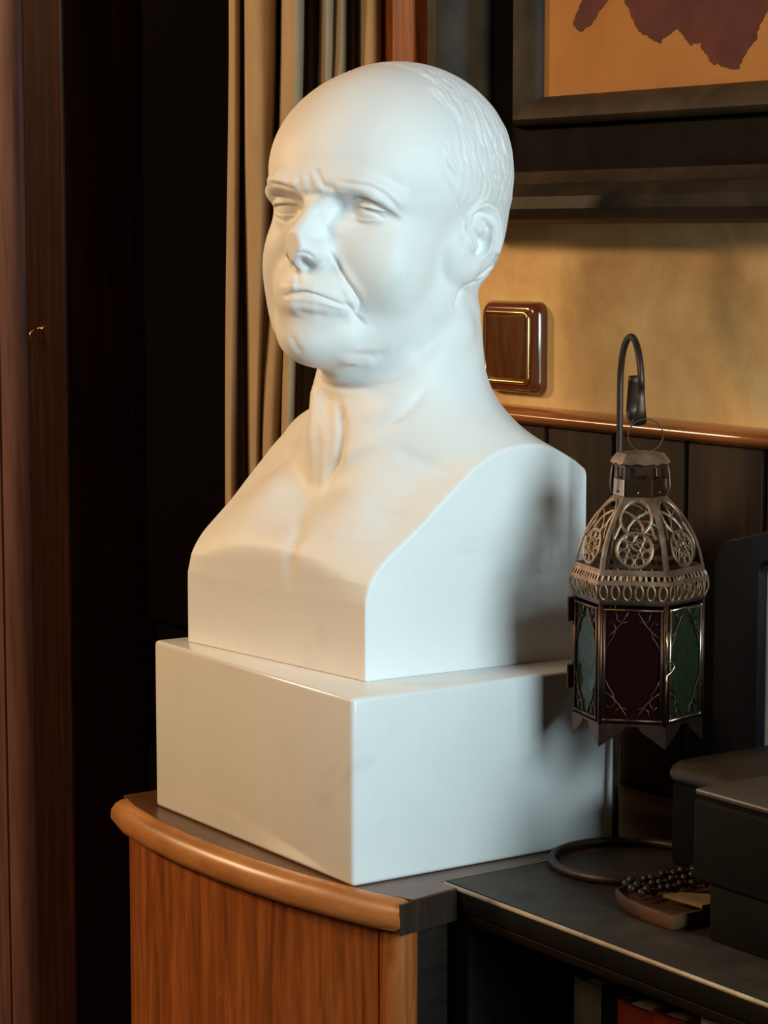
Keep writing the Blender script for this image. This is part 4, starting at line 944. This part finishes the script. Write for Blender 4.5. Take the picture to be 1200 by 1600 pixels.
HAIR = [
 ([(73.7,-40.1,43.9),(74.8,-39.5,41.3),(75.8,-38.2,38.8),(76.7,-37.3,36.1)],1.0,-0.6),
 ([(59.4,3.3,78.3),(62.0,2.7,75.5),(64.4,1.8,72.5),(66.6,0.8,69.4)],1.4,0.43),
 ([(79.7,-12.5,40.1),(80.5,-11.1,36.0),(81.1,-8.1,32.1),(81.3,-4.7,28.2)],1.1,0.59),
 ([(65.8,-13.8,69.4),(68.5,-14.3,65.6),(70.9,-15.3,61.6),(73.0,-14.8,57.9)],1.4,-0.69),
 ([(52.0,4.9,85.5),(54.7,3.6,83.1),(57.3,2.3,80.5),(59.7,1.4,78.0)],1.7,-0.5),
 ([(69.0,-17.9,64.1),(72.4,-17.2,58.6),(75.2,-15.9,53.1),(77.5,-14.5,47.5)],1.5,-0.38),
 ([(60.6,-20.1,74.5),(65.0,-19.1,69.5),(69.1,-19.6,63.6),(72.6,-20.4,57.5)],1.7,-0.74),
 ([(63.2,-20.6,71.3),(66.1,-21.9,67.4),(68.7,-23.5,63.2),(71.0,-23.2,59.5)],1.1,-0.65),
 ([(52.9,-23.7,81.0),(55.7,-23.9,78.4),(58.4,-24.2,75.8),(60.9,-24.1,73.1)],1.0,0.78),
 ([(80.7,0.4,32.7),(81.0,2.1,28.0),(80.8,4.1,23.3),(80.2,7.5,18.6)],1.4,-0.53),
 ([(24.4,-0.3,100.7),(29.2,-2.7,98.7),(32.8,-3.0,97.2),(37.1,-5.2,94.9)],1.5,-0.64),
 ([(70.1,6.6,63.8),(73.6,4.4,57.2),(76.2,5.4,50.8),(78.2,5.9,44.3)],1.0,-0.58),
 ([(59.7,1.0,78.0),(63.5,-0.5,73.6),(66.9,-1.8,69.1),(70.0,-3.9,64.3)],1.6,-0.71),
 ([(31.7,6.1,98.3),(37.5,2.3,95.3),(42.6,-0.7,92.2),(46.6,-1.7,89.4)],1.7,-0.78),
 ([(56.9,16.3,80.6),(62.7,12.2,74.2),(67.3,10.5,68.0),(71.3,7.8,61.4)],1.6,-0.73),
 ([(47.8,-2.6,88.5),(53.0,-2.5,84.3),(58.3,-5.1,79.1),(62.7,-5.7,74.2)],1.5,-0.71),
 ([(69.6,-11.8,64.3),(71.3,-11.4,61.5),(73.0,-12.6,58.2),(74.5,-13.0,55.1)],1.4,-0.55),
 ([(75.3,-14.7,53.0),(77.8,-13.7,46.8),(79.6,-13.6,40.2),(80.8,-11.1,33.9)],1.4,0.58),
 ([(79.6,6.6,37.7),(79.8,8.9,34.6),(80.0,10.5,31.4),(79.8,13.5,28.2)],1.0,0.58),
 ([(78.1,9.3,43.4),(78.7,10.2,40.4),(79.1,12.0,37.4),(79.3,14.0,34.4)],1.6,0.55),
 ([(39.0,1.8,94.5),(46.9,-0.9,89.3),(53.1,-0.9,84.3),(58.8,-1.0,78.9)],1.4,-0.58),
 ([(61.9,-4.7,75.2),(66.7,-7.4,69.0),(70.7,-10.1,62.6),(74.1,-12.2,56.2)],1.1,-0.41),
 ([(48.1,4.2,88.6),(50.9,3.7,86.4),(53.5,3.7,84.2),(56.3,2.5,81.5)],1.6,-0.77),
 ([(75.8,-41.8,32.7),(76.8,-39.9,29.4),(77.5,-38.1,25.9),(77.9,-36.5,22.3)],1.0,-0.42),
 ([(70.5,-29.4,58.0),(72.6,-28.7,54.4),(74.5,-28.2,50.5),(76.2,-27.3,46.6)],1.3,0.36),
 ([(68.5,-0.2,66.7),(71.2,-0.0,62.3),(73.8,-2.2,57.3),(75.9,-3.1,52.5)],1.8,-0.39),
 ([(76.2,-27.2,46.7),(77.6,-26.0,42.9),(78.7,-25.4,39.0),(79.7,-23.5,35.3)],1.7,-0.77),
 ([(79.6,10.3,35.0),(79.8,11.2,32.0),(79.7,14.1,29.2),(79.6,15.5,26.1)],1.3,-0.8),
 ([(79.4,-25.9,34.8),(80.1,-24.4,31.5),(80.6,-22.9,28.0),(80.9,-20.6,24.7)],1.6,-0.37),
 ([(61.2,-13.7,75.0),(65.2,-14.8,70.0),(68.8,-16.0,64.9),(71.9,-16.9,59.6)],1.7,0.49),
 ([(77.6,24.3,36.2),(77.3,28.5,31.9),(77.1,31.2,27.3),(76.1,35.8,22.8)],1.4,-0.62),
 ([(52.9,-25.3,80.6),(55.1,-25.2,78.6),(57.3,-25.1,76.6),(59.4,-25.9,74.2)],1.2,-0.78),
 ([(75.0,-24.7,50.9),(76.4,-24.3,47.6),(77.6,-22.9,44.5),(78.7,-21.6,41.3)],1.0,-0.61),
 ([(78.0,13.6,42.2),(78.5,14.2,39.4),(78.9,14.8,36.7),(79.1,15.8,34.0)],1.8,0.45),
 ([(30.9,-11.9,96.9),(35.1,-11.0,95.1),(40.1,-12.4,92.3),(44.6,-13.0,89.5)],1.5,0.59),
 ([(72.9,24.7,53.9),(74.2,23.9,50.9),(75.0,24.7,48.0),(75.5,26.5,45.2)],1.5,-0.38),
 ([(49.0,-21.8,84.6),(54.1,-21.2,80.6),(58.9,-21.6,75.9),(63.1,-20.3,71.5)],1.0,-0.79),
 ([(42.8,-17.9,89.7),(47.7,-18.6,86.3),(52.0,-18.3,83.1),(56.1,-18.4,79.4)],1.6,0.44),
 ([(58.2,8.5,79.6),(60.9,7.4,76.7),(63.6,5.4,73.5),(65.7,5.3,70.6)],1.6,0.48),
 ([(46.7,-4.1,89.1),(51.8,-6.4,85.0),(56.0,-6.8,81.3),(59.8,-6.4,77.5)],1.8,0.55),
 ([(79.3,17.6,22.6),(78.8,19.6,19.3),(78.0,22.4,16.1),(77.0,25.2,12.8)],1.2,-0.38),
 ([(67.1,36.5,61.7),(69.2,34.0,58.6),(70.9,32.7,55.6),(72.3,31.6,52.5)],1.2,-0.73),
 ([(71.2,-39.9,50.5),(72.8,-39.8,46.8),(74.2,-39.8,42.9),(75.6,-38.5,39.4)],1.5,-0.57),
 ([(75.7,16.3,49.4),(76.9,17.5,44.5),(77.7,19.8,39.6),(78.3,21.3,34.5)],1.3,0.44),
 ([(43.5,-2.5,91.4),(46.5,-2.8,89.4),(49.5,-3.1,87.2),(52.4,-4.0,84.7)],1.7,0.74),
 ([(70.7,13.6,61.8),(72.4,13.5,58.4),(74.1,12.6,54.8),(75.4,12.7,51.3)],1.4,-0.41),
 ([(77.4,-11.1,48.4),(79.2,-8.7,42.4),(80.5,-5.6,36.4),(81.0,-1.5,30.3)],1.3,-0.54),
 ([(72.9,13.0,57.3),(75.7,10.9,51.1),(77.5,12.0,45.0),(78.3,15.9,39.3)],1.7,0.73),
 ([(42.3,-25.2,88.3),(47.2,-25.6,85.0),(51.9,-26.7,81.0),(56.1,-27.3,77.1)],1.5,-0.39),
 ([(46.0,24.7,89.1),(50.0,21.2,86.5),(53.5,18.0,83.8),(56.3,16.3,81.2)],1.4,-0.66),
 ([(77.7,-17.7,46.0),(79.0,-16.1,42.0),(80.0,-15.0,37.8),(80.8,-12.1,33.9)],1.2,-0.48),
 ([(61.5,-3.6,75.8),(64.9,-3.0,71.7),(68.2,-3.7,67.1),(71.2,-5.3,62.1)],0.9,-0.57),
 ([(77.6,-37.2,29.6),(78.2,-35.7,26.0),(78.5,-34.3,22.3),(78.9,-31.6,18.9)],0.9,-0.67),
 ([(68.0,-29.3,62.3),(69.5,-29.3,59.9),(70.8,-29.8,57.3),(72.2,-29.3,55.0)],1.3,-0.49),
 ([(59.0,-14.6,77.3),(63.3,-16.5,72.1),(67.0,-16.0,67.5),(70.3,-16.6,62.4)],1.1,0.41),
 ([(68.2,-32.5,60.5),(70.5,-32.1,56.9),(72.5,-31.1,53.4),(74.4,-30.4,49.7)],1.2,-0.6),
 ([(76.8,-40.2,20.6),(77.4,-36.0,15.1),(77.2,-32.0,9.2),(76.9,-25.6,3.8)],1.5,-0.52),
 ([(59.3,30.1,75.6),(64.5,27.3,69.3),(68.7,25.7,62.9),(72.4,21.9,56.2)],1.5,-0.69),
 ([(76.7,32.6,29.4),(76.3,35.2,25.3),(75.2,39.0,21.3),(73.9,42.8,17.1)],1.8,-0.36),
 ([(60.5,-9.0,76.5),(65.6,-11.6,70.0),(69.9,-12.1,63.8),(73.4,-12.0,57.5)],1.3,-0.41),
 ([(74.4,13.9,53.6),(76.2,14.3,48.4),(77.4,15.9,43.3),(78.0,19.2,38.3)],1.3,0.37),
 ([(73.0,-43.8,42.0),(74.9,-43.0,35.4),(76.3,-41.6,28.6),(77.6,-37.6,22.3)],1.0,-0.54),
 ([(71.3,33.7,54.1),(72.6,33.6,50.4),(73.9,33.2,46.6),(74.8,33.4,42.9)],1.6,-0.48),
 ([(74.7,-40.2,40.7),(76.6,-37.8,35.5),(78.1,-35.1,30.2),(79.2,-31.7,24.9)],1.0,0.43),
 ([(38.6,-7.5,93.8),(42.7,-8.3,91.3),(46.7,-9.3,88.5),(50.1,-8.9,86.1)],1.3,-0.4),
 ([(74.3,19.0,52.2),(76.5,17.9,45.8),(77.3,22.2,39.9),(77.5,26.4,33.7)],1.0,-0.62),
 ([(53.9,17.7,83.4),(59.6,14.4,77.8),(63.7,14.8,72.7),(67.9,12.3,66.8)],1.5,-0.45),
 ([(80.1,-11.2,38.3),(80.7,-8.9,35.1),(81.1,-6.9,31.8),(81.3,-5.2,28.3)],1.1,-0.39),
 ([(73.3,-34.5,49.6),(75.6,-34.0,43.8),(77.7,-31.6,38.3),(79.1,-29.5,32.5)],1.5,-0.66),
 ([(67.1,-6.1,68.5),(69.7,-6.8,64.5),(72.1,-8.5,60.3),(74.2,-10.0,56.1)],1.2,-0.53),
 ([(74.7,-41.1,39.5),(76.6,-38.5,34.2),(78.2,-35.1,29.0),(79.3,-31.2,23.6)],1.6,-0.39),
 ([(75.6,-41.2,34.9),(77.0,-38.9,30.6),(78.0,-36.3,26.2),(78.6,-33.7,21.7)],1.7,-0.52),
 ([(80.2,-13.4,37.4),(80.7,-12.5,34.4),(81.1,-11.4,31.5),(81.3,-10.4,28.5)],1.5,-0.63),
 ([(75.8,-17.6,51.4),(76.8,-18.0,48.6),(77.8,-17.0,46.0),(78.7,-16.2,43.4)],1.0,0.72),
 ([(74.7,-45.4,30.0),(75.7,-43.5,26.0),(76.3,-41.8,21.8),(76.6,-39.7,17.6)],1.5,-0.61),
 ([(74.0,-3.0,56.8),(75.9,-2.8,52.4),(77.4,-0.9,48.2),(78.7,-0.3,43.7)],1.3,-0.55),
 ([(79.0,13.5,36.8),(79.4,15.6,30.4),(78.8,20.8,24.2),(77.1,29.0,18.1)],1.2,-0.39),
 ([(73.8,-22.3,54.4),(75.0,-22.4,51.7),(76.2,-21.5,49.2),(77.2,-21.5,46.5)],1.6,0.39),
 ([(80.4,-6.0,36.9),(80.8,-4.0,34.0),(81.1,-3.1,30.9),(81.1,-0.8,27.9)],1.6,-0.66),
 ([(76.6,29.2,37.6),(76.5,32.8,33.0),(76.4,34.3,28.2),(75.4,38.8,23.5)],1.4,0.58),
 ([(78.3,-11.3,45.5),(79.4,-11.2,41.3),(80.3,-9.9,37.3),(80.9,-8.2,33.2)],1.7,-0.46),
 ([(75.9,22.5,45.8),(76.8,25.0,40.1),(77.1,28.5,34.3),(76.7,33.2,28.4)],1.0,-0.69),
 ([(79.8,-9.4,39.8),(80.5,-6.7,36.2),(80.9,-3.8,32.5),(81.1,-0.7,28.7)],1.5,-0.54),
 ([(76.7,-12.6,49.9),(77.7,-11.5,47.4),(78.6,-11.1,44.6),(79.3,-10.1,42.0)],1.4,0.45),
 ([(79.4,-18.7,39.8),(80.1,-17.7,36.3),(80.7,-16.2,33.0),(81.2,-13.8,29.7)],1.7,-0.67),
 ([(22.9,-9.9,100.1),(25.9,-9.5,99.2),(29.0,-9.3,98.1),(32.8,-10.9,96.2)],1.0,0.6),
 ([(56.6,14.5,81.0),(60.8,12.2,76.5),(64.7,9.5,71.7),(67.8,9.3,67.3)],1.2,-0.63),
 ([(75.6,-20.9,50.7),(77.2,-20.3,46.7),(78.5,-20.2,42.5),(79.7,-18.1,38.6)],1.5,-0.45),
 ([(43.8,-17.4,89.1),(46.6,-17.3,87.4),(49.4,-18.0,85.2),(52.0,-18.6,83.0)],1.7,0.37),
 ([(80.8,-8.1,34.5),(81.3,-6.5,28.9),(81.3,-4.3,23.2),(80.7,1.0,17.7)],1.7,-0.39),
 ([(72.1,-8.1,60.5),(74.2,-9.3,56.2),(76.0,-10.3,51.9),(77.6,-11.0,47.6)],1.7,0.56),
 ([(29.5,-13.4,97.3),(36.5,-12.5,94.2),(42.9,-11.0,90.9),(48.8,-9.4,87.0)],0.9,0.64),
 ([(78.1,23.9,32.0),(77.8,27.3,26.0),(76.4,33.5,20.0),(73.8,42.1,14.0)],1.1,-0.37),
 ([(79.1,14.3,35.1),(79.1,18.4,29.9),(78.3,24.2,24.7),(76.8,31.0,19.4)],1.6,-0.48),
 ([(78.0,-31.2,37.4),(78.8,-30.3,33.6),(79.5,-29.1,29.9),(80.1,-26.4,26.4)],1.4,-0.51),
 ([(80.3,-25.4,26.8),(80.5,-23.9,23.3),(80.7,-20.9,20.0),(80.5,-18.8,16.5)],1.1,-0.59),
 ([(62.9,25.2,72.1),(65.0,24.1,69.4),(66.8,23.8,66.7),(68.7,22.2,63.8)],1.6,-0.62),
 ([(65.1,-21.5,68.8),(68.3,-21.3,64.4),(71.1,-23.1,59.4),(73.5,-23.6,54.6)],1.7,-0.59),
 ([(73.5,13.6,55.9),(75.2,15.2,51.1),(76.7,16.1,46.0),(78.0,16.2,40.7)],1.1,-0.47),
 ([(74.7,-42.9,36.9),(75.5,-42.3,33.3),(76.5,-40.6,30.0),(77.0,-39.6,26.4)],1.8,-0.78),
 ([(45.2,0.5,90.5),(52.6,-2.7,84.7),(58.9,-4.8,78.6),(64.1,-5.5,72.6)],1.1,0.76),
 ([(77.4,-32.6,10.6),(77.0,-30.1,7.0),(76.7,-26.4,3.7),(76.1,-22.0,0.4)],1.1,0.53),
 ([(77.2,30.3,23.8),(76.1,34.6,19.1),(74.6,39.0,14.4),(72.5,45.4,9.7)],1.1,0.64),
 ([(77.8,27.0,28.1),(77.2,30.3,24.4),(76.5,33.3,20.6),(75.0,38.7,16.9)],1.7,-0.55),
 ([(76.7,-37.8,35.1),(77.7,-36.6,29.7),(78.8,-33.3,24.6),(79.2,-30.3,19.2)],1.6,-0.72),
 ([(75.4,39.0,26.5),(74.1,43.4,23.0),(72.8,46.8,19.3),(70.5,52.7,15.6)],1.1,-0.58),
 ([(79.1,14.9,34.6),(79.1,18.3,29.8),(78.9,20.4,24.7),(77.8,26.0,19.9)],1.5,-0.58),
 ([(80.3,-13.3,36.7),(80.9,-11.5,33.2),(81.3,-8.7,29.7),(81.4,-5.5,26.3)],1.7,0.66),
 ([(69.9,-0.1,64.5),(73.3,-2.4,58.3),(76.0,-2.4,52.3),(78.0,-0.7,46.4)],1.4,-0.7),
 ([(74.8,13.3,52.7),(76.2,13.1,49.0),(77.2,13.3,45.4),(78.2,13.0,41.7)],1.5,-0.35),
 ([(73.7,-32.4,50.1),(75.8,-32.0,44.9),(77.5,-30.5,39.9),(78.8,-29.7,34.6)],1.7,-0.39),
 ([(73.2,-44.2,40.8),(75.3,-42.4,34.5),(77.0,-39.4,28.3),(78.0,-36.2,21.9)],1.5,-0.78),
 ([(41.1,-25.1,89.1),(44.9,-25.6,86.6),(48.3,-25.3,84.2),(51.5,-24.7,81.9)],1.7,0.43),
 ([(80.1,-26.2,28.0),(80.6,-22.7,22.5),(80.5,-19.5,16.6),(79.9,-14.6,10.8)],1.1,-0.72),
 ([(75.7,-18.6,51.3),(77.4,-19.0,46.6),(78.8,-18.4,42.0),(80.0,-16.3,37.6)],1.0,0.74),
 ([(75.5,-17.7,51.9),(77.6,-18.0,46.4),(79.2,-16.4,41.2),(80.4,-14.2,35.9)],1.8,-0.43),
 ([(70.3,0.3,63.7),(71.7,0.6,61.2),(73.1,-0.2,58.5),(74.5,-1.2,55.8)],1.6,-0.58),
 ([(72.3,33.2,51.5),(73.3,32.9,48.7),(74.1,33.1,45.9),(74.5,34.3,43.1)],1.7,-0.5),
 ([(36.9,-0.2,95.4),(41.9,-1.5,92.5),(46.2,-2.2,89.6),(50.9,-4.7,85.9)],1.7,-0.79),
 ([(80.1,8.6,32.9),(80.0,11.6,28.9),(79.6,15.3,24.9),(79.0,18.6,20.8)],1.5,-0.53),
 ([(75.3,-36.9,42.2),(76.9,-35.4,37.4),(78.4,-32.8,32.9),(79.5,-29.6,28.3)],1.6,-0.62),
 ([(80.1,8.1,32.5),(80.0,12.0,25.9),(79.1,17.3,19.2),(77.1,24.0,12.4)],1.5,0.74),
 ([(80.6,-15.1,34.6),(81.0,-13.8,31.3),(81.3,-12.7,27.9),(81.4,-10.4,24.6)],1.0,0.36),
 ([(65.8,15.3,69.6),(69.6,14.8,63.6),(72.5,15.8,57.6),(74.7,18.1,51.6)],1.4,0.77),
 ([(31.9,-15.3,95.9),(38.7,-15.4,92.6),(45.5,-17.1,88.1),(51.3,-17.2,83.8)],0.9,-0.62),
 ([(71.7,33.8,52.9),(73.3,34.7,47.5),(73.6,38.8,42.4),(74.2,40.5,36.9)],1.8,-0.45),
 ([(47.9,8.6,88.9),(51.9,6.7,85.6),(55.5,5.6,82.3),(59.0,3.8,78.8)],1.7,-0.7),
 ([(79.0,19.8,26.6),(77.7,26.8,21.0),(76.1,32.5,15.0),(74.1,38.5,8.9)],1.3,-0.76),
 ([(81.1,-16.2,28.9),(81.4,-13.2,24.9),(81.3,-10.4,20.6),(80.9,-7.9,16.2)],1.7,0.38),
 ([(70.8,-9.9,62.6),(73.2,-10.9,58.2),(75.2,-10.0,54.0),(77.0,-10.5,49.5)],1.2,0.42),
 ([(80.5,-11.7,35.9),(81.3,-9.1,29.9),(81.4,-6.5,23.7),(80.9,-2.3,17.6)],0.9,-0.62),
 ([(65.5,-21.9,68.2),(69.5,-22.3,62.3),(72.9,-23.4,56.0),(75.7,-23.3,49.8)],1.7,-0.48),
 ([(73.8,-12.3,56.8),(76.4,-13.4,50.6),(78.4,-10.9,45.1),(80.0,-10.3,38.9)],1.6,0.42),
 ([(78.0,8.4,44.2),(78.9,9.9,39.5),(79.5,11.9,34.7),(79.6,14.8,29.9)],1.2,0.77),
 ([(60.4,8.9,77.2),(64.6,7.5,72.1),(68.1,7.2,67.0),(71.3,6.6,61.6)],1.6,-0.56),
 ([(76.0,28.5,41.2),(76.5,31.5,34.7),(76.0,36.3,28.1),(74.3,42.6,21.4)],1.1,-0.39),
 ([(74.5,-41.6,39.5),(76.1,-40.6,33.7),(77.6,-37.6,28.2),(78.2,-35.5,22.3)],1.3,-0.52),
 ([(64.6,2.9,72.1),(66.6,2.7,69.4),(68.7,1.0,66.4),(70.5,0.1,63.4)],1.4,-0.47),
 ([(77.9,-35.7,18.6),(77.9,-31.5,12.0),(77.2,-26.4,5.3),(75.7,-20.5,-1.6)],1.1,-0.5),
 ([(70.4,8.3,63.0),(73.0,6.3,58.2),(75.2,4.9,53.4),(77.0,4.1,48.6)],1.5,-0.67),
 ([(43.2,-5.2,91.4),(46.7,-4.9,89.1),(50.6,-6.8,86.0),(54.0,-7.5,83.0)],1.1,-0.52),
 ([(57.6,28.7,77.9),(61.2,25.0,74.4),(64.2,22.0,70.9),(66.3,21.8,67.8)],1.4,-0.73),
 ([(66.2,-1.4,70.1),(69.7,-1.1,64.8),(72.9,-1.5,59.1),(75.4,-0.8,53.5)],1.0,-0.52),
 ([(72.9,19.2,55.8),(75.6,17.5,49.0),(77.2,19.3,42.5),(78.3,20.0,35.7)],1.6,-0.77),
 ([(75.5,32.1,9.9),(74.3,36.0,6.6),(72.9,41.0,3.3),(71.8,43.9,-0.2)],1.7,0.38),
 ([(70.8,34.2,55.1),(72.1,35.6,50.7),(73.2,36.7,46.2),(73.7,39.3,41.7)],0.9,0.73),
 ([(71.1,-42.7,48.4),(73.9,-40.7,42.7),(75.7,-40.2,36.3),(77.6,-36.7,30.6)],1.7,0.77),
 ([(77.2,17.8,43.1),(77.9,18.3,40.0),(78.4,18.5,36.7),(78.5,20.4,33.6)],1.1,-0.77),
 ([(43.9,-10.1,90.3),(49.7,-8.7,86.4),(55.9,-10.5,81.0),(61.0,-10.2,75.8)],1.8,-0.55),
 ([(76.3,-25.2,47.5),(77.8,-25.0,43.0),(78.9,-24.7,38.5),(80.0,-22.6,34.3)],1.2,-0.76),
]
HAIRLINE = [(33.0,-20.0,94.5),(42.8,-29.7,86.7),(63.1,-25.5,70.2),(69.6,-41.7,52.6),(71.9,-49.8,36.0),(74.7,-46.0,21.6),(75.9,-38.3,10.7),(74.4,-20.9,-6.4)]
HV = 1.0
def carve(V, Q):
    N = vnormals(V, Q); D = np.zeros(len(V))
    for pts, w, d in STROKES: stroke(V, pts, w, d, True, D)
    for pts, w, d in HAIR:
        for s in (1, -1): stroke(V, [tuple(from_head((p[0]*s, p[1], p[2]))) for p in pts], w, d, True, D)
    # the mass of the hair stands slightly proud behind the hairline
    H = to_head(V); hz = np.array([p[2] for p in HAIRLINE][::-1]); hy = np.array([p[1] for p in HAIRLINE][::-1])
    lim = np.interp(H[:, 2], hz, hy); t = np.clip((H[:, 1]-lim-2)/7, 0, 1)*np.clip((H[:, 2]-2)/10, 0, 1)
    D += .8*t*t*(3-2*t)
    m = (H[:, 2] > -5) & (t > .2)
    a = np.arctan2(H[m, 0], H[m, 1]); z = H[m, 2]
    D[m] += t[m]*(.16*np.sin(a*41+3*np.sin(z*.11+a*3))+.14*np.sin(a*67+z*.12+2*np.sin(z*.09)))
    V = V+N*D[:, None]
    return V
def make_bust():
    V, Q = mesh_sdf(bust_sdf, (-125, -14, -6), (150, 222, 466), HV)
    V = project(bust_sdf, V, 2); V = carve(V, Q)
    me = bpy.data.meshes.new('marble_bust')
    me.vertices.add(len(V)); me.vertices.foreach_set('co', (V/1000).astype(np.float32).ravel())
    me.loops.add(Q.size); me.loops.foreach_set('vertex_index', Q.astype(np.int32).ravel())
    me.polygons.add(len(Q)); me.polygons.foreach_set('loop_start', np.arange(0, Q.size, 4, dtype=np.int32)); me.polygons.foreach_set('loop_total', np.full(len(Q), 4, np.int32))
    me.polygons.foreach_set('use_smooth', [True]*len(Q)); me.update(calc_edges=True); me.validate()
    me.materials.append(M['marble'])
    o = bpy.data.objects.new('marble_bust', me); COL.objects.link(o)
    o.location = BUST_O; o.rotation_euler = (0, 0, BUST_YAW)
    tag(o, 'white marble bust of a frowning balding man, on the polished marble block', 'bust')
make_bust()
